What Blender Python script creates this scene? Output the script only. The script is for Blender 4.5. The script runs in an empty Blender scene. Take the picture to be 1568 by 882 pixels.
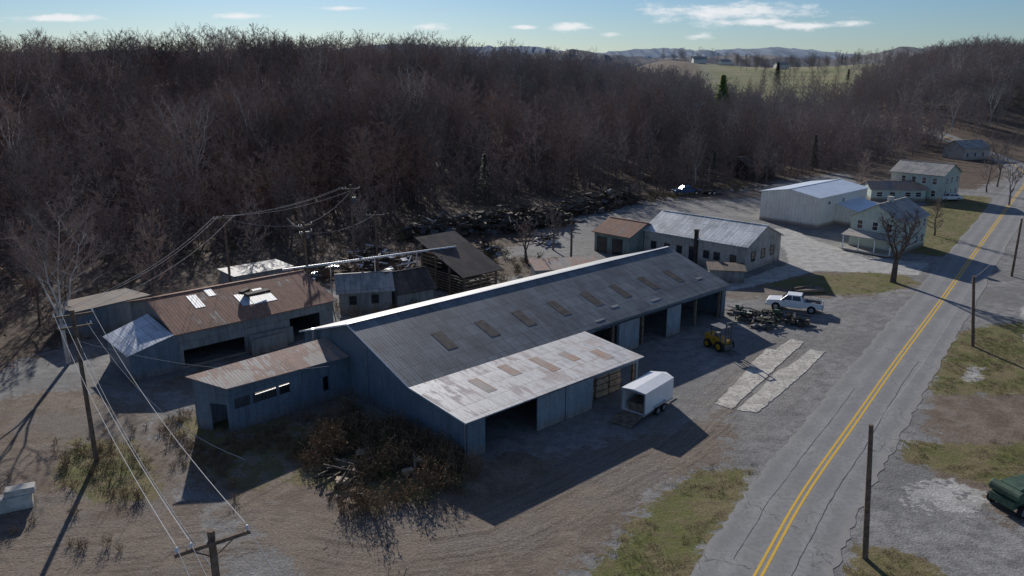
import bpy, math, random
import numpy as np
from mathutils import Vector, Matrix
R=math.radians
scene=bpy.context.scene
# ------------------------------------------------------------------ helpers
def link(o,parent=None):
    scene.collection.objects.link(o)
    if parent is not None: o.parent=parent
    return o
def empty(name,loc,ang=0):
    e=bpy.data.objects.new(name,None); e.location=(loc[0],loc[1],loc[2] if len(loc)>2 else 0)
    e.rotation_euler=(0,0,R(ang)); e.empty_display_size=.2
    return link(e)
class MB:
    def __init__(s): s.v=[];s.f=[];s.m=[]
    def add(s,vs,fs,m=0):
        b=len(s.v); s.v.extend([tuple(p) for p in vs])
        for f in fs: s.f.append(tuple(b+i for i in f)); s.m.append(m)
    def box(s,x0,x1,y0,y1,z0,z1,m=0):
        s.add([(x0,y0,z0),(x1,y0,z0),(x1,y1,z0),(x0,y1,z0),(x0,y0,z1),(x1,y0,z1),(x1,y1,z1),(x0,y1,z1)],
              [(3,2,1,0),(4,5,6,7),(0,1,5,4),(1,2,6,5),(2,3,7,6),(3,0,4,7)],m)
    def rbox(s,c,sz,ang,m=0,tilt=0):
        M=Matrix.Translation(c)@Matrix.Rotation(ang,4,'Z')@Matrix.Rotation(tilt,4,'Y')
        a,b,d=sz[0]/2,sz[1]/2,sz[2]/2
        vs=[M@Vector(p) for p in ((-a,-b,-d),(a,-b,-d),(a,b,-d),(-a,b,-d),(-a,-b,d),(a,-b,d),(a,b,d),(-a,b,d))]
        s.add(vs,[(3,2,1,0),(4,5,6,7),(0,1,5,4),(1,2,6,5),(2,3,7,6),(3,0,4,7)],m)
    def ext(s,pts,off,m=0):
        n=len(pts); o=Vector(off); vs=[Vector(p) for p in pts]; vs+= [p+o for p in vs]
        fs=[tuple(range(n-1,-1,-1)),tuple(range(n,2*n))]+[(i,(i+1)%n,n+(i+1)%n,n+i) for i in range(n)]
        s.add(vs,fs,m)
    def quadslab(s,p,th,m=0):
        s.ext(p,(0,0,-th),m)
    def tube(s,p0,p1,r0,r1,n=6,m=0,cap=True):
        p0=Vector(p0);p1=Vector(p1);d=(p1-p0)
        if d.length<1e-6:return
        d.normalize(); a=d.orthogonal().normalized(); b=d.cross(a)
        vs=[p0+(a*math.cos(2*math.pi*i/n)+b*math.sin(2*math.pi*i/n))*r0 for i in range(n)]
        vs+=[p1+(a*math.cos(2*math.pi*i/n)+b*math.sin(2*math.pi*i/n))*r1 for i in range(n)]
        fs=[(i,(i+1)%n,n+(i+1)%n,n+i) for i in range(n)]
        if cap: fs+=[tuple(range(n-1,-1,-1)),tuple(range(n,2*n))]
        s.add(vs,fs,m)
    def path(s,pts,rs,n=5,m=0):
        for i in range(len(pts)-1): s.tube(pts[i],pts[i+1],rs[i],rs[i+1],n,m,cap=False)
    def wall(s,axis,c,t,a0,a1,z0,z1,ops=(),m=0):
        def bx(a,b,c0,c1):
            if b-a<1e-4 or c1-c0<1e-4: return
            if axis=='x': s.box(a,b,c,c+t,c0,c1,m)
            else: s.box(c,c+t,a,b,c0,c1,m)
        cur=a0
        for (oa,ob,oz0,oz1) in sorted(ops):
            bx(cur,oa,z0,z1); bx(oa,ob,z0,oz0); bx(oa,ob,oz1,z1); cur=ob
        bx(cur,a1,z0,z1)
    def mesh(s,name,mats,smooth=False):
        me=bpy.data.meshes.new(name); me.from_pydata(s.v,[],s.f)
        for m in mats: me.materials.append(m)
        me.polygons.foreach_set('material_index',s.m)
        if smooth: me.polygons.foreach_set('use_smooth',[True]*len(s.f))
        me.update(); return me
    def obj(s,name,mats,parent=None,bevel=0,smooth=False):
        if not isinstance(mats,(list,tuple)): mats=[mats]
        o=bpy.data.objects.new(name,s.mesh(name,mats,smooth))
        if bevel:
            b=o.modifiers.new('bevel','BEVEL'); b.width=bevel; b.segments=2; b.limit_method='ANGLE'
        return link(o,parent)
# ------------------------------------------------------------------ node helpers
class NT:
    def __init__(s,name=None,nt=None):
        if nt is None:
            s.mat=bpy.data.materials.new(name); s.mat.use_nodes=True; s.nt=s.mat.node_tree
            s.b=s.nt.nodes['Principled BSDF']
        else: s.nt=nt
    def put(s,sock,v):
        if isinstance(v,bpy.types.NodeSocket): s.nt.links.new(v,sock)
        else:
            if isinstance(v,tuple) and sock.type=='RGBA' and len(v)==3: v=v+(1,)
            sock.default_value=v
    def node(s,t,**k):
        n=s.nt.nodes.new(t)
        for a,b in k.items(): setattr(n,a,b)
        return n
    def math(s,op,a,b=0,c=0,clamp=False):
        n=s.node('ShaderNodeMath',operation=op,use_clamp=clamp)
        s.put(n.inputs[0],a);s.put(n.inputs[1],b);s.put(n.inputs[2],c); return n.outputs[0]
    def mix(s,f,a,b,mode='MIX'):
        n=s.node('ShaderNodeMix',data_type='RGBA',blend_type=mode)
        s.put(n.inputs[0],f);s.put(n.inputs[6],a);s.put(n.inputs[7],b); return n.outputs[2]
    def noise(s,vec,scale,detail=3,rough=.55,dist=0):
        n=s.node('ShaderNodeTexNoise'); s.nt.links.new(vec,n.inputs['Vector'])
        n.inputs['Scale'].default_value=scale;n.inputs['Detail'].default_value=detail;n.inputs['Roughness'].default_value=rough
        n.inputs['Distortion'].default_value=dist
        return n.outputs[0]
    def sm(s,v,lo,hi,a=0.,b=1.):
        n=s.node('ShaderNodeMapRange',interpolation_type='SMOOTHSTEP')
        s.put(n.inputs[0],v);s.put(n.inputs[1],lo);s.put(n.inputs[2],hi);s.put(n.inputs[3],a);s.put(n.inputs[4],b); return n.outputs[0]
    def scale(s,vec,x,y,z):
        n=s.node('ShaderNodeMapping'); s.nt.links.new(vec,n.inputs[0]); n.inputs['Scale'].default_value=(x,y,z); return n.outputs[0]
    def obj(s): return s.node('ShaderNodeTexCoord').outputs['Object']
    def pos(s): return s.node('ShaderNodeNewGeometry').outputs['Position']
    def xyz(s,v):
        n=s.node('ShaderNodeSeparateXYZ'); s.nt.links.new(v,n.inputs[0]); return n.outputs
    def attr(s,name):
        return s.node('ShaderNodeAttribute',attribute_name=name)
    def bump(s,h,strength=.5,dist=.05):
        n=s.node('ShaderNodeBump'); n.inputs['Strength'].default_value=strength;n.inputs['Distance'].default_value=dist
        s.nt.links.new(h,n.inputs['Height']); s.nt.links.new(n.outputs[0],s.b.inputs['Normal'])
    def vscale(s,col,f):
        n=s.node('ShaderNodeVectorMath',operation='SCALE'); s.put(n.inputs[0],col); s.put(n.inputs['Scale'],f); return n.outputs[0]
    def done(s,col,rough=.8,spec=.3,metal=0):
        s.put(s.b.inputs['Base Color'],col); s.put(s.b.inputs['Roughness'],rough)
        s.b.inputs['Specular IOR Level'].default_value=spec; s.b.inputs['Metallic'].default_value=metal
        return s.mat
def simple(name,c,rough=.7,var=.35,scale=3,spec=.3,c2=None,metal=0,bump=0):
    t=NT(name); o=t.obj(); n=t.noise(o,scale,4); n2=t.noise(o,scale*6,3)
    f=t.math('ADD',t.math('MULTIPLY',n,.7),t.math('MULTIPLY',n2,.3))
    if c2 is None: c2=tuple(v*(1-var) for v in c); c=tuple(min(1,v*(1+var*.5)) for v in c)
    if bump: t.bump(n2,bump,.03)
    return t.done(t.mix(t.sm(f,.35,.65),c,c2),rough,spec,metal)
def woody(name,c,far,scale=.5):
    # bark/twig colour; distance haze painted in, paler and greyer by world position
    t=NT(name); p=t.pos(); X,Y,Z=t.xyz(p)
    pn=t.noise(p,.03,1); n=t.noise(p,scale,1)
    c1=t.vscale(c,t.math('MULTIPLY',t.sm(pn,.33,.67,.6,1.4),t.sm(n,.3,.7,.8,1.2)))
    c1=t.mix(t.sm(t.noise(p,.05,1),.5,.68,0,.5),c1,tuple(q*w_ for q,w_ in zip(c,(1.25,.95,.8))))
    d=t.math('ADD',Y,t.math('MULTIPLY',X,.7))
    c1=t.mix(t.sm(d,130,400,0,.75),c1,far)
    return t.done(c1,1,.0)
def metal(name,c,period=.3,rust=.2,rustc=(.11,.055,.035),rough=.5,panel=(1.,3.),dirt=.45,spec=.4,vert=False,lines=.5,pv=.25,ribcol=.05,bump=.18):
    t=NT(name); o=t.obj(); X,Y,Z=t.xyz(o)
    if vert: a=t.math('ADD',X,Y); b=Z
    else: a=X; b=Y
    rib=t.math('SINE',t.math('MULTIPLY',a,2*math.pi/period))
    pa=t.math('FLOOR',t.math('DIVIDE',a,panel[0])); pb=t.math('FLOOR',t.math('DIVIDE',b,panel[1]))
    cx=t.node('ShaderNodeCombineXYZ'); t.put(cx.inputs[0],pa); t.put(cx.inputs[1],pb)
    wn=t.node('ShaderNodeTexWhiteNoise',noise_dimensions='3D'); t.nt.links.new(cx.outputs[0],wn.inputs[0])
    st=t.noise(t.scale(o,*( (2,2,.5) if vert else (2.4,.4,1))),1.3,4,.6)
    big=t.noise(o,.35,4,.6)
    fine=t.noise(o,6,3)
    la=t.math('LESS_THAN',t.math('FRACT',t.math('DIVIDE',a,panel[0])),.05/panel[0])
    lb=t.math('LESS_THAN',t.math('FRACT',t.math('DIVIDE',b,panel[1])),.07/panel[1])
    ln=t.math('MULTIPLY',t.math('MAXIMUM',la,lb),lines)
    f=t.math('ADD',1-pv/2,t.math('MULTIPLY',wn.outputs[0],pv))
    f=t.math('MULTIPLY',f,t.sm(t.math('ADD',t.math('MULTIPLY',st,.5),t.math('MULTIPLY',big,.5)),.35,.65,1-dirt,1.12))
    f=t.math('MULTIPLY',f,t.math('ADD',1,t.math('MULTIPLY',rib,ribcol)))
    f=t.math('MULTIPLY',f,t.math('SUBTRACT',1,ln))
    f=t.math('MULTIPLY',f,t.sm(fine,.25,.75,.9,1.1))
    col=t.vscale(c,f)
    rm=t.math('ADD',t.math('MULTIPLY',st,.45),t.math('ADD',t.math('MULTIPLY',big,.4),t.math('ADD',t.math('MULTIPLY',fine,.15),t.math('MULTIPLY',t.math('SUBTRACT',wn.outputs[0],.5),.12))))
    th=.72-rust*.42
    m=t.sm(rm,th-.06,th+.06)
    if vert:
        m=t.math('MAXIMUM',m,t.sm(t.math('SUBTRACT',Z,t.math('MULTIPLY',fine,.8)),-.2,.5,.75,0.))
    rc=t.mix(t.sm(t.math('ADD',t.math('MULTIPLY',fine,.5),t.math('MULTIPLY',st,.5)),.35,.62),rustc,tuple(v*1.8 for v in rustc))
    rc=t.vscale(rc,t.math('ADD',.85,t.math('MULTIPLY',wn.outputs[0],.3)))
    col=t.mix(m,col,rc)
    t.bump(t.math('ADD',rib,t.math('MULTIPLY',fine,.6)),bump,.03)
    return t.done(col,t.sm(m,0.,1.,rough,.9),spec)
# ------------------------------------------------------------------ materials
m_roof_main=metal('roof_sheet_grey',(.18,.195,.21),.3,.10,(.12,.11,.105),rough=.6,panel=(1.05,1.36),dirt=.45,lines=.42,spec=.4,bump=.08,ribcol=.02,pv=.3)
m_roof_shed=metal('roof_sheet_pale',(.72,.71,.71),.25,.46,(.27,.235,.22),rough=.6,panel=(1.05,1.6),dirt=.48,lines=.45,bump=.08,pv=.35)
m_roof_rust=metal('roof_rusty',(.48,.45,.43),.3,.82,(.20,.105,.07),rough=.75,panel=(.9,2.4),pv=.6,bump=.1)
m_roof_rustpale=metal('roof_rust_pale',(.52,.47,.44),.25,.62,(.27,.18,.135),rough=.75,panel=(.9,2.4),pv=.5,bump=.1)
m_roof_white=metal('roof_white',(.76,.77,.76),.5,.2,(.27,.22,.18),rough=.55,panel=(.8,3),pv=.3,lines=.45,bump=.1)
m_roof_blue=metal('roof_bluewhite',(.64,.70,.78),.6,.0,rough=.4,panel=(1.2,30),pv=.05,dirt=.08,lines=.12,bump=.05)
m_roof_pale=metal('roof_galv',(.60,.64,.70),.25,.08,rough=.45,panel=(.9,4),dirt=.25,bump=.1)
m_roof_dull=metal('roof_dull_grey',(.34,.34,.335),.25,.3,(.2,.16,.13),rough=.7,panel=(.9,3),dirt=.4,bump=.1)
m_roof_brown=metal('roof_dark_brown',(.13,.1,.085),.3,.4,(.1,.068,.05),rough=.85,panel=(.9,2),pv=.4,bump=.1)
m_roof_weather=metal('roof_weathered',(.46,.44,.41),.4,.35,(.27,.22,.18),rough=.75,panel=(.6,3),pv=.3,bump=.08)
m_wall_blue=metal('wall_sheet_bluegrey',(.155,.205,.255),.28,.08,(.13,.12,.115),rough=.5,panel=(.95,2.9),vert=True,pv=.13,dirt=.25,lines=.22,bump=.1)
m_wall_door=metal('wall_door_grey',(.25,.30,.345),.28,.08,(.18,.16,.14),rough=.6,panel=(1.9,5),vert=True,pv=.12,dirt=.22,lines=.3,bump=.08)
m_wall_grey=metal('wall_sheet_grey',(.27,.285,.285),.28,.28,(.15,.12,.1),rough=.65,panel=(.9,2.4),vert=True,pv=.25,dirt=.35,lines=.3,bump=.1)
m_wall_white=metal('wall_panel_white',(.72,.70,.64),.6,.02,rough=.6,panel=(1.2,5),vert=True,pv=.04,dirt=.1,lines=.12,bump=.03)
m_wall_plaster=metal('wall_worn_plaster',(.56,.52,.46),9,.36,(.22,.18,.145),rough=.85,panel=(2.2,2),vert=True,pv=.15,dirt=.5,lines=.05,bump=.05)
m_wall_mint=metal('siding_mint',(.50,.58,.51),9,.03,rough=.7,panel=(40,.16),vert=True,pv=.05,dirt=.15,lines=.2,bump=.03)
m_wall_sage=metal('wall_sage',(.27,.32,.285),9,.25,(.15,.12,.1),rough=.8,panel=(.8,5),vert=True,pv=.2,bump=.05)
m_trans=simple('roof_patch_brown',(.115,.095,.08),.7,.5,2)
m_trim=simple('trim_white',(.75,.76,.78),.5,.15,2)
m_wood=simple('old_wood',(.20,.155,.115),.85,.5,3)
m_wood2=simple('pale_lumber',(.42,.33,.23),.8,.35,3)
m_wooddark=simple('dark_wood',(.075,.06,.05),.9,.5,3)
m_glass=simple('window_glass',(.03,.035,.04),.12,.2,1,spec=.6)
m_pole=simple('pole_wood',(.18,.13,.095),.9,.4,4)
m_concrete=simple('concrete_block',(.56,.53,.48),.9,.35,.9,bump=.4)
m_white=simple('white_paint',(.80,.80,.80),.3,.06,1,spec=.5)
m_tire=simple('tyre_rubber',(.02,.02,.02),.8,.2,3)
m_chrome=simple('steel',(.45,.46,.48),.35,.2,3,spec=.6,metal=.6)
m_yellow=simple('machine_yellow',(.50,.27,.02),.5,.3,2)
m_green=simple('machine_green',(.07,.12,.08),.6,.4,2)
m_bluep=simple('blue_paint',(.03,.09,.22),.4,.2,2)
m_red=simple('lamp_red',(.4,.02,.02),.3,.1,2)
m_insul=simple('insulator_pale',(.6,.66,.72),.2,.1,3,spec=.6)
m_wire=simple('wire_metal',(.42,.42,.43),.8,.1,3,spec=.1)
m_scrap=simple('scrap_rust',(.10,.065,.045),.8,.5,2)
m_scrapg=simple('scrap_grey',(.14,.14,.145),.7,.5,2)
m_log=simple('log_bark',(.11,.088,.067),.9,.45,3)
m_tar=simple('tar_seal',(.045,.045,.048),.6,.3,2)
HAZE=(.32,.295,.29)
m_bark=woody('bark_greybrown',(.20,.17,.15),HAZE,1.5)
m_barkd=woody('bark_dark',(.115,.093,.08),HAZE,1.5)
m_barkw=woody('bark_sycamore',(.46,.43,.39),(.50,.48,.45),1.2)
m_twig=woody('twig',(.27,.215,.185),HAZE)
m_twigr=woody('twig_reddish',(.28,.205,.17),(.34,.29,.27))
m_leafb=simple('dry_leaves',(.26,.145,.07),.9,.5,.8)
m_needle=simple('conifer_needles',(.05,.07,.04),.9,.4,1)
m_needlel=simple('conifer_needles_light',(.30,.38,.10),.9,.3,1)
m_grassb=simple('grass_blade',(.15,.14,.045),.9,.4,.25,c2=(.21,.165,.085))
m_weed=simple('dry_weed',(.20,.145,.09),.95,.4,.4)
m_weedg=simple('green_weed',(.09,.095,.035),.95,.4,.4)
# ------------------------------------------------------------------ terrain
def sstep(a,b,x):
    t=np.clip((x-a)/(b-a),0,1); return t*t*(3-2*t)
def vnoise(x,y,seed=0):
    xi=np.floor(x);yi=np.floor(y);fx=x-xi;fy=y-yi
    def h(a,b):
        q=np.sin(a*127.1+b*311.7+seed*17.3)*43758.5453; return q-np.floor(q)
    fx=fx*fx*(3-2*fx);fy=fy*fy*(3-2*fy)
    return (h(xi,yi)*(1-fx)+h(xi+1,yi)*fx)*(1-fy)+(h(xi,yi+1)*(1-fx)+h(xi+1,yi+1)*fx)*fy
def sdist_line(x,y):
    return np.minimum(((y-130)-.85*x)/1.31, ((y-144)-.67*x)/1.2+4)
def terrain(x,y):
    x=np.asarray(x,float);y=np.asarray(y,float)
    s=sdist_line(x,y); az=x/np.maximum(y,20)
    A=np.interp(az,[-.6,-.12,0,.12,.18,.24,.30],[18.5,20,15.5,11.5,9,4,0])
    h=A*sstep(8,185,s)
    h+=25*sstep(.38,.58,az)*sstep(225,430,y)
    h+=24*sstep(.10,.2,az)*sstep(360,950,y)*(1-.7*sstep(1000,1500,y))*(1-sstep(.42,.56,az))
    h+=1.6*(vnoise(x/35,y/35)-.5)*sstep(15,60,s)+6*(vnoise(x/55+3,y/70,4)-.55)*sstep(30,90,s)*(1-sstep(170,215,s))
    return h
def axis(lo,hi,step,far):
    a=list(np.arange(lo,hi,step)); d=step; v=a[-1]
    while v<far: d*=1.17; v+=d; a.append(v)
    d=step; v=a[0]; b=[]
    while v>-far: d*=1.17; v-=d; b.append(v)
    return np.array(b[::-1]+a)
gx=axis(-75,95,.7,4500); gy=axis(24,215,.7,4500)
GX,GY=np.meshgrid(gx,gy); fx=GX.ravel(); fy=GY.ravel(); fz=terrain(fx,fy)
def poly_w(poly,soft=2.2):
    px=np.array([p[0] for p in poly],float);py=np.array([p[1] for p in poly],float)
    w=np.zeros(fx.shape)
    sel=(fx>px.min()-6)&(fx<px.max()+6)&(fy>py.min()-6)&(fy<py.max()+6)
    X=fx[sel];Y=fy[sel];ins=np.zeros(X.shape,bool);d=np.full(X.shape,1e9)
    n=len(px)
    for i in range(n):
        x0,y0,x1,y1=px[i],py[i],px[(i+1)%n],py[(i+1)%n]
        c=((y0>Y)!=(y1>Y))&(X<(x1-x0)*(Y-y0)/((y1-y0) if y1!=y0 else 1e-9)+x0); ins^=c
        t=np.clip(((X-x0)*(x1-x0)+(Y-y0)*(y1-y0))/((x1-x0)**2+(y1-y0)**2),0,1)
        d=np.minimum(d,np.hypot(X-x0-t*(x1-x0),Y-y0-t*(y1-y0)))
    w[sel]=np.clip(.5+np.where(ins,d,-d)/soft,0,1); return w
def line_d(pts):
    d=np.full(fx.shape,1e9); sg=np.zeros(fx.shape)
    for (x0,y0),(x1,y1) in zip(pts[:-1],pts[1:]):
        L=math.hypot(x1-x0,y1-y0); t=np.clip(((fx-x0)*(x1-x0)+(fy-y0)*(y1-y0))/L**2,0,1)
        dd=np.hypot(fx-x0-t*(x1-x0),fy-y0-t*(y1-y0)); cr=((x1-x0)*(fy-y0)-(y1-y0)*(fx-x0))
        m=dd<d; d=np.where(m,dd,d); sg=np.where(m,np.sign(cr),sg)
    return d,sg
GR=[[(3,35.0),(5.3,37.6),(8.8,43.3),(11.9,46.6),(15.4,47.4),(16,46.5),(13.6,42.6),(9.3,35.6),(7,31),(0,30)],
    [(34.1,59.4),(42.8,72.9),(48.4,76.9),(58,80),(66,76),(50,60)],
    [(28,51.2),(34.7,50.7),(40,52),(36,45),(31.5,44.6),(29.0,46.6),(27.0,48.4)],
    [(17.9,35.8),(19.7,38.4),(21.9,37.6),(24,34),(17,32)],
    [(62,106),(70,118),(84,137),(98,160),(88,166),(80,150),(72,138),(64,124),(56,112)],
    [(76,106),(96,134),(112,156),(135,160),(110,110),(90,95)],
    [(-31.9,51.5),(-27.0,51),(-21.8,43.7),(-26,42.7),(-30,46)],
    [(30,94),(40,98),(50,99.7),(51,94),(44,89),(36,88.6)]]
WE=[(-26.2,54),(-24,58),(-17,55),(-8,55),(-2,50),(-2.5,45.5),(-8.6,41.3),(-13.3,45.0),(-17.5,43.6),(-22,48)]
BUSH=[(-14.6,53),(-12,55.5),(-8,56.5),(-3.8,51.5),(-2.2,47.5),(-3.6,44.6),(-9.0,41.8),(-13.4,45)]
DI=[[(-50,30),(-46,50),(-40,60),(-30,62),(-26,68),(-18,70),(-14,58),(-4,48),(4,50),(12,53),(17,57),(15,49),(8,43.5),(3.5,36),(0,30)],
    [(22.2,86.3),(30,94.8),(40,99.7),(50.3,99.7),(50.9,93.3),(41.6,87.6),(34.7,87.6)],
    [(28,47),(34,60),(46,60),(50,40),(30,36)],
    [(29,161),(54,170),(52,160),(40,155)]]
DR=[(-42,68),(-38.4,65.9),(-31,61),(-25,59.3),(-24.5,56.5),(-27,54),(-22,47.4),(-17,42),(-11,35.8),(-8,30),(-16,30),(-15.5,36),(-21,44),(-25,50),(-29.5,56.5),(-34,59.5),(-40,62)]
LF=[[(-80,60),(-48,60),(-43,72),(-40,80),(-34,94),(-22,92),(-12,99),(-6,106),(4,118),(4,128),(28,160),(46,172),(98,208),(98,240),(-80,240)],
    [(-14,88),(-2,96),(10,100),(9,106),(-4,108),(-16,100)],
    [(100,170),(120,190),(140,230),(90,230),(80,180)]]
CO=[[(41.7,127.5),(46,127.5),(47,118),(50,107),(57,104),(52.5,97.5),(46,99),(40,99.7),(33,94.5),(25.8,90),(26.5,93),(33,99),(38,104),(39.5,110)],
    [(58,84),(62,90),(66,92),(60,82)],[(50,72),(57,84),(60,84),(52,71)]]
CO2=[[(25.2,45.4),(28.6,46.2),(30.8,44.0),(28.4,41.4),(24.2,40.9),(23.6,43)],[(38,62),(42,67),(43,66),(39.5,61.5)]]
grass=np.zeros(fx.shape);dirt=grass.copy();leaf=grass.copy();conc=grass.copy()
for p in GR: grass=np.maximum(grass,poly_w(p))
grass=np.maximum(grass,.62*poly_w(WE))
for p in DI: dirt=np.maximum(dirt,poly_w(p,4))
dirt=np.maximum(dirt,poly_w(WE))
dirt*=1-.75*poly_w(DR,2)
for p in LF: leaf=np.maximum(leaf,poly_w(p,6))
leaf=np.maximum(leaf,sstep(-8,6,sdist_line(fx,fy)))
leaf=np.maximum(leaf,sstep(-50,-62,fx)*1.0)
leaf=np.maximum(leaf,sstep(195,215,fy))
for p in CO: conc=np.maximum(conc,poly_w(p,1.2))
for p in CO2: conc=np.maximum(conc,.62*poly_w(p,1.6))
azf=fx/np.maximum(fy,20)
past=sstep(.22,.25,azf)*sstep(410,450,fy)*(1-sstep(.43,.47,azf))
leaf*=1-past
paths=[([(-30,37),(-14.8,39.5),(-8,37.6),(-.9,39.2),(4.7,44.0),(11.3,50),(18.7,60.1),(26,71)],1.4,2.4,1.),
       ([(-36,62),(-30,58.5),(-26,54),(-22.5,48.5),(-18,42),(-12,35)],.8,1.2,.8),
       ([(-33,64),(-28,60.5),(-22,57.5)],.7,1.2,.7),
       ([(-36,44),(-30,52),(-29,57),(-33,61)],.7,1.2,.7),
       ([(0,36),(6,42),(13,47.5),(20,56),(30,70),(36,80)],.7,1.8,.45)]
td=np.zeros(fx.shape); tmask=np.zeros(fx.shape)
for pp,w0,w1,am in paths:
    d_,s_=line_d(pp); m_=am*np.clip(1-(d_-w0)/w1,0,1); td=np.where(m_>tmask,d_*s_,td); tmask=np.maximum(tmask,m_)
nx,ny=len(gx),len(gy)
me=bpy.data.meshes.new('ground')
me.vertices.add(nx*ny); me.vertices.foreach_set('co',np.stack([fx,fy,fz],1).ravel().astype(np.float32))
I=(np.arange(ny-1)[:,None]*nx+np.arange(nx-1)[None,:]).ravel()
quads=np.stack([I,I+1,I+nx+1,I+nx],1)
me.loops.add(quads.size); me.loops.foreach_set('vertex_index',quads.ravel().astype(np.int32))
me.polygons.add(len(quads)); me.polygons.foreach_set('loop_start',(np.arange(len(quads))*4).astype(np.int32))
me.polygons.foreach_set('loop_total',np.full(len(quads),4,np.int32))
me.polygons.foreach_set('use_smooth',np.ones(len(quads),bool))
me.update(calc_edges=True); me.validate()
def cattr(name,r,g,b):
    a=me.attributes.new(name,'FLOAT_COLOR','POINT')
    a.data.foreach_set('color',np.stack([r,g,b,np.ones_like(r)],1).ravel().astype(np.float32))
cattr('zone',grass,dirt,leaf); cattr('zone2',conc,past,tmask)
a=me.attributes.new('track_d','FLOAT','POINT'); a.data.foreach_set('value',td.astype(np.float32))
ground=link(bpy.data.objects.new('ground',me))
t=NT('ground_mix'); p=t.pos()
n1=t.noise(p,.12,5,.6);n2=t.noise(p,.9,5,.65);n3=t.noise(p,7,3,.7);n4=t.noise(p,.35,4,.6,1.0);n5=t.noise(p,2.6,4,.7)
z1=t.node('ShaderNodeSeparateColor');t.nt.links.new(t.attr('zone').outputs['Color'],z1.inputs[0])
z2=t.node('ShaderNodeSeparateColor');t.nt.links.new(t.attr('zone2').outputs['Color'],z2.inputs[0])
wob=t.math('ADD',t.math('MULTIPLY',t.math('SUBTRACT',n2,.5),1.3),t.math('ADD',t.math('MULTIPLY',t.math('SUBTRACT',n4,.5),1.3),t.math('MULTIPLY',t.math('SUBTRACT',n5,.5),.7)))
def mk(s,lo=.38,hi=.62): return t.sm(t.math('ADD',s,t.math('MULTIPLY',wob,t.math('MULTIPLY',4,t.math('MULTIPLY',t.math('ADD',s,.02),t.math('SUBTRACT',1.05,s))))),lo,hi)
def vary(c1,c2,f,lo=.35,hi=.65): return t.mix(t.sm(f,lo,hi),c1,c2)
grav=vary((.20,.196,.19),(.31,.30,.288),n1); grav=t.mix(t.sm(n2,.35,.7),grav,(.165,.16,.155)); grav=t.mix(t.sm(n5,.55,.75,0,.6),grav,(.34,.325,.305))
grav=t.mix(t.sm(n4,.57,.7,0,.45),grav,(.22,.195,.17))
dirtc=vary((.225,.178,.138),(.15,.112,.084),n4); dirtc=t.mix(t.sm(n2,.5,.75),dirtc,(.24,.21,.18))
dirtc=t.mix(t.sm(n1,.47,.6,0,.7),dirtc,(.185,.165,.148)); dirtc=t.mix(t.sm(n5,.5,.7,0,.7),dirtc,(.11,.083,.062))
grc=vary((.125,.135,.04),(.20,.165,.085),n4); grc=t.mix(t.sm(n2,.45,.7),grc,(.165,.125,.075)); grc=t.mix(t.sm(n5,.5,.72,0,.5),grc,(.08,.082,.03))
lfc=vary((.085,.062,.046),(.14,.10,.075),n2); lfc=t.mix(t.sm(n4,.55,.7),lfc,(.07,.06,.045))
cnc=vary((.50,.48,.45),(.34,.33,.31),n2)
pst=vary((.14,.17,.055),(.25,.21,.12),t.noise(t.scale(p,.004,.018,1),1,3))
mg=mk(z1.outputs[0]);md=mk(z1.outputs[1]);ml=mk(z1.outputs[2]);mc=mk(z2.outputs[0],.45,.55)
col=t.mix(md,grav,dirtc)
tdv=t.math('ADD',t.attr('track_d').outputs['Fac'],t.math('MULTIPLY',t.math('SUBTRACT',n4,.5),.9))
cxt=t.node('ShaderNodeCombineXYZ'); t.put(cxt.inputs[0],tdv)
band=t.noise(cxt.outputs[0],2.2,2,.6)
tm=t.math('MULTIPLY',z2.outputs[2],t.sm(n4,.36,.6,.25,1))
col=t.mix(t.math('MULTIPLY',tm,.55),col,vary((.29,.25,.21),(.12,.098,.08),band,.36,.64))
ptx,pty,ptz=t.xyz(p)
tread=t.math('SINE',t.math('MULTIPLY',t.math('ADD',ptx,t.math('MULTIPLY',pty,.3)),18))
col=t.mix(ml,col,lfc); col=t.mix(mg,col,grc); col=t.mix(mc,col,cnc); col=t.mix(z2.outputs[1],col,pst)
col=t.vscale(col,t.sm(n3,.25,.75,.7,1.3))
hh=t.math('ADD',t.math('MULTIPLY',n3,.5),t.math('ADD',n2,t.math('ADD',t.math('MULTIPLY',t.math('MULTIPLY',band,tm),.4),t.math('MULTIPLY',t.math('MULTIPLY',tread,tm),t.math('MULTIPLY',t.sm(band,.5,.6),.10)))))
t.bump(hh,.7,.12)
ground.data.materials.append(t.done(col,.95,.15))
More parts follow.
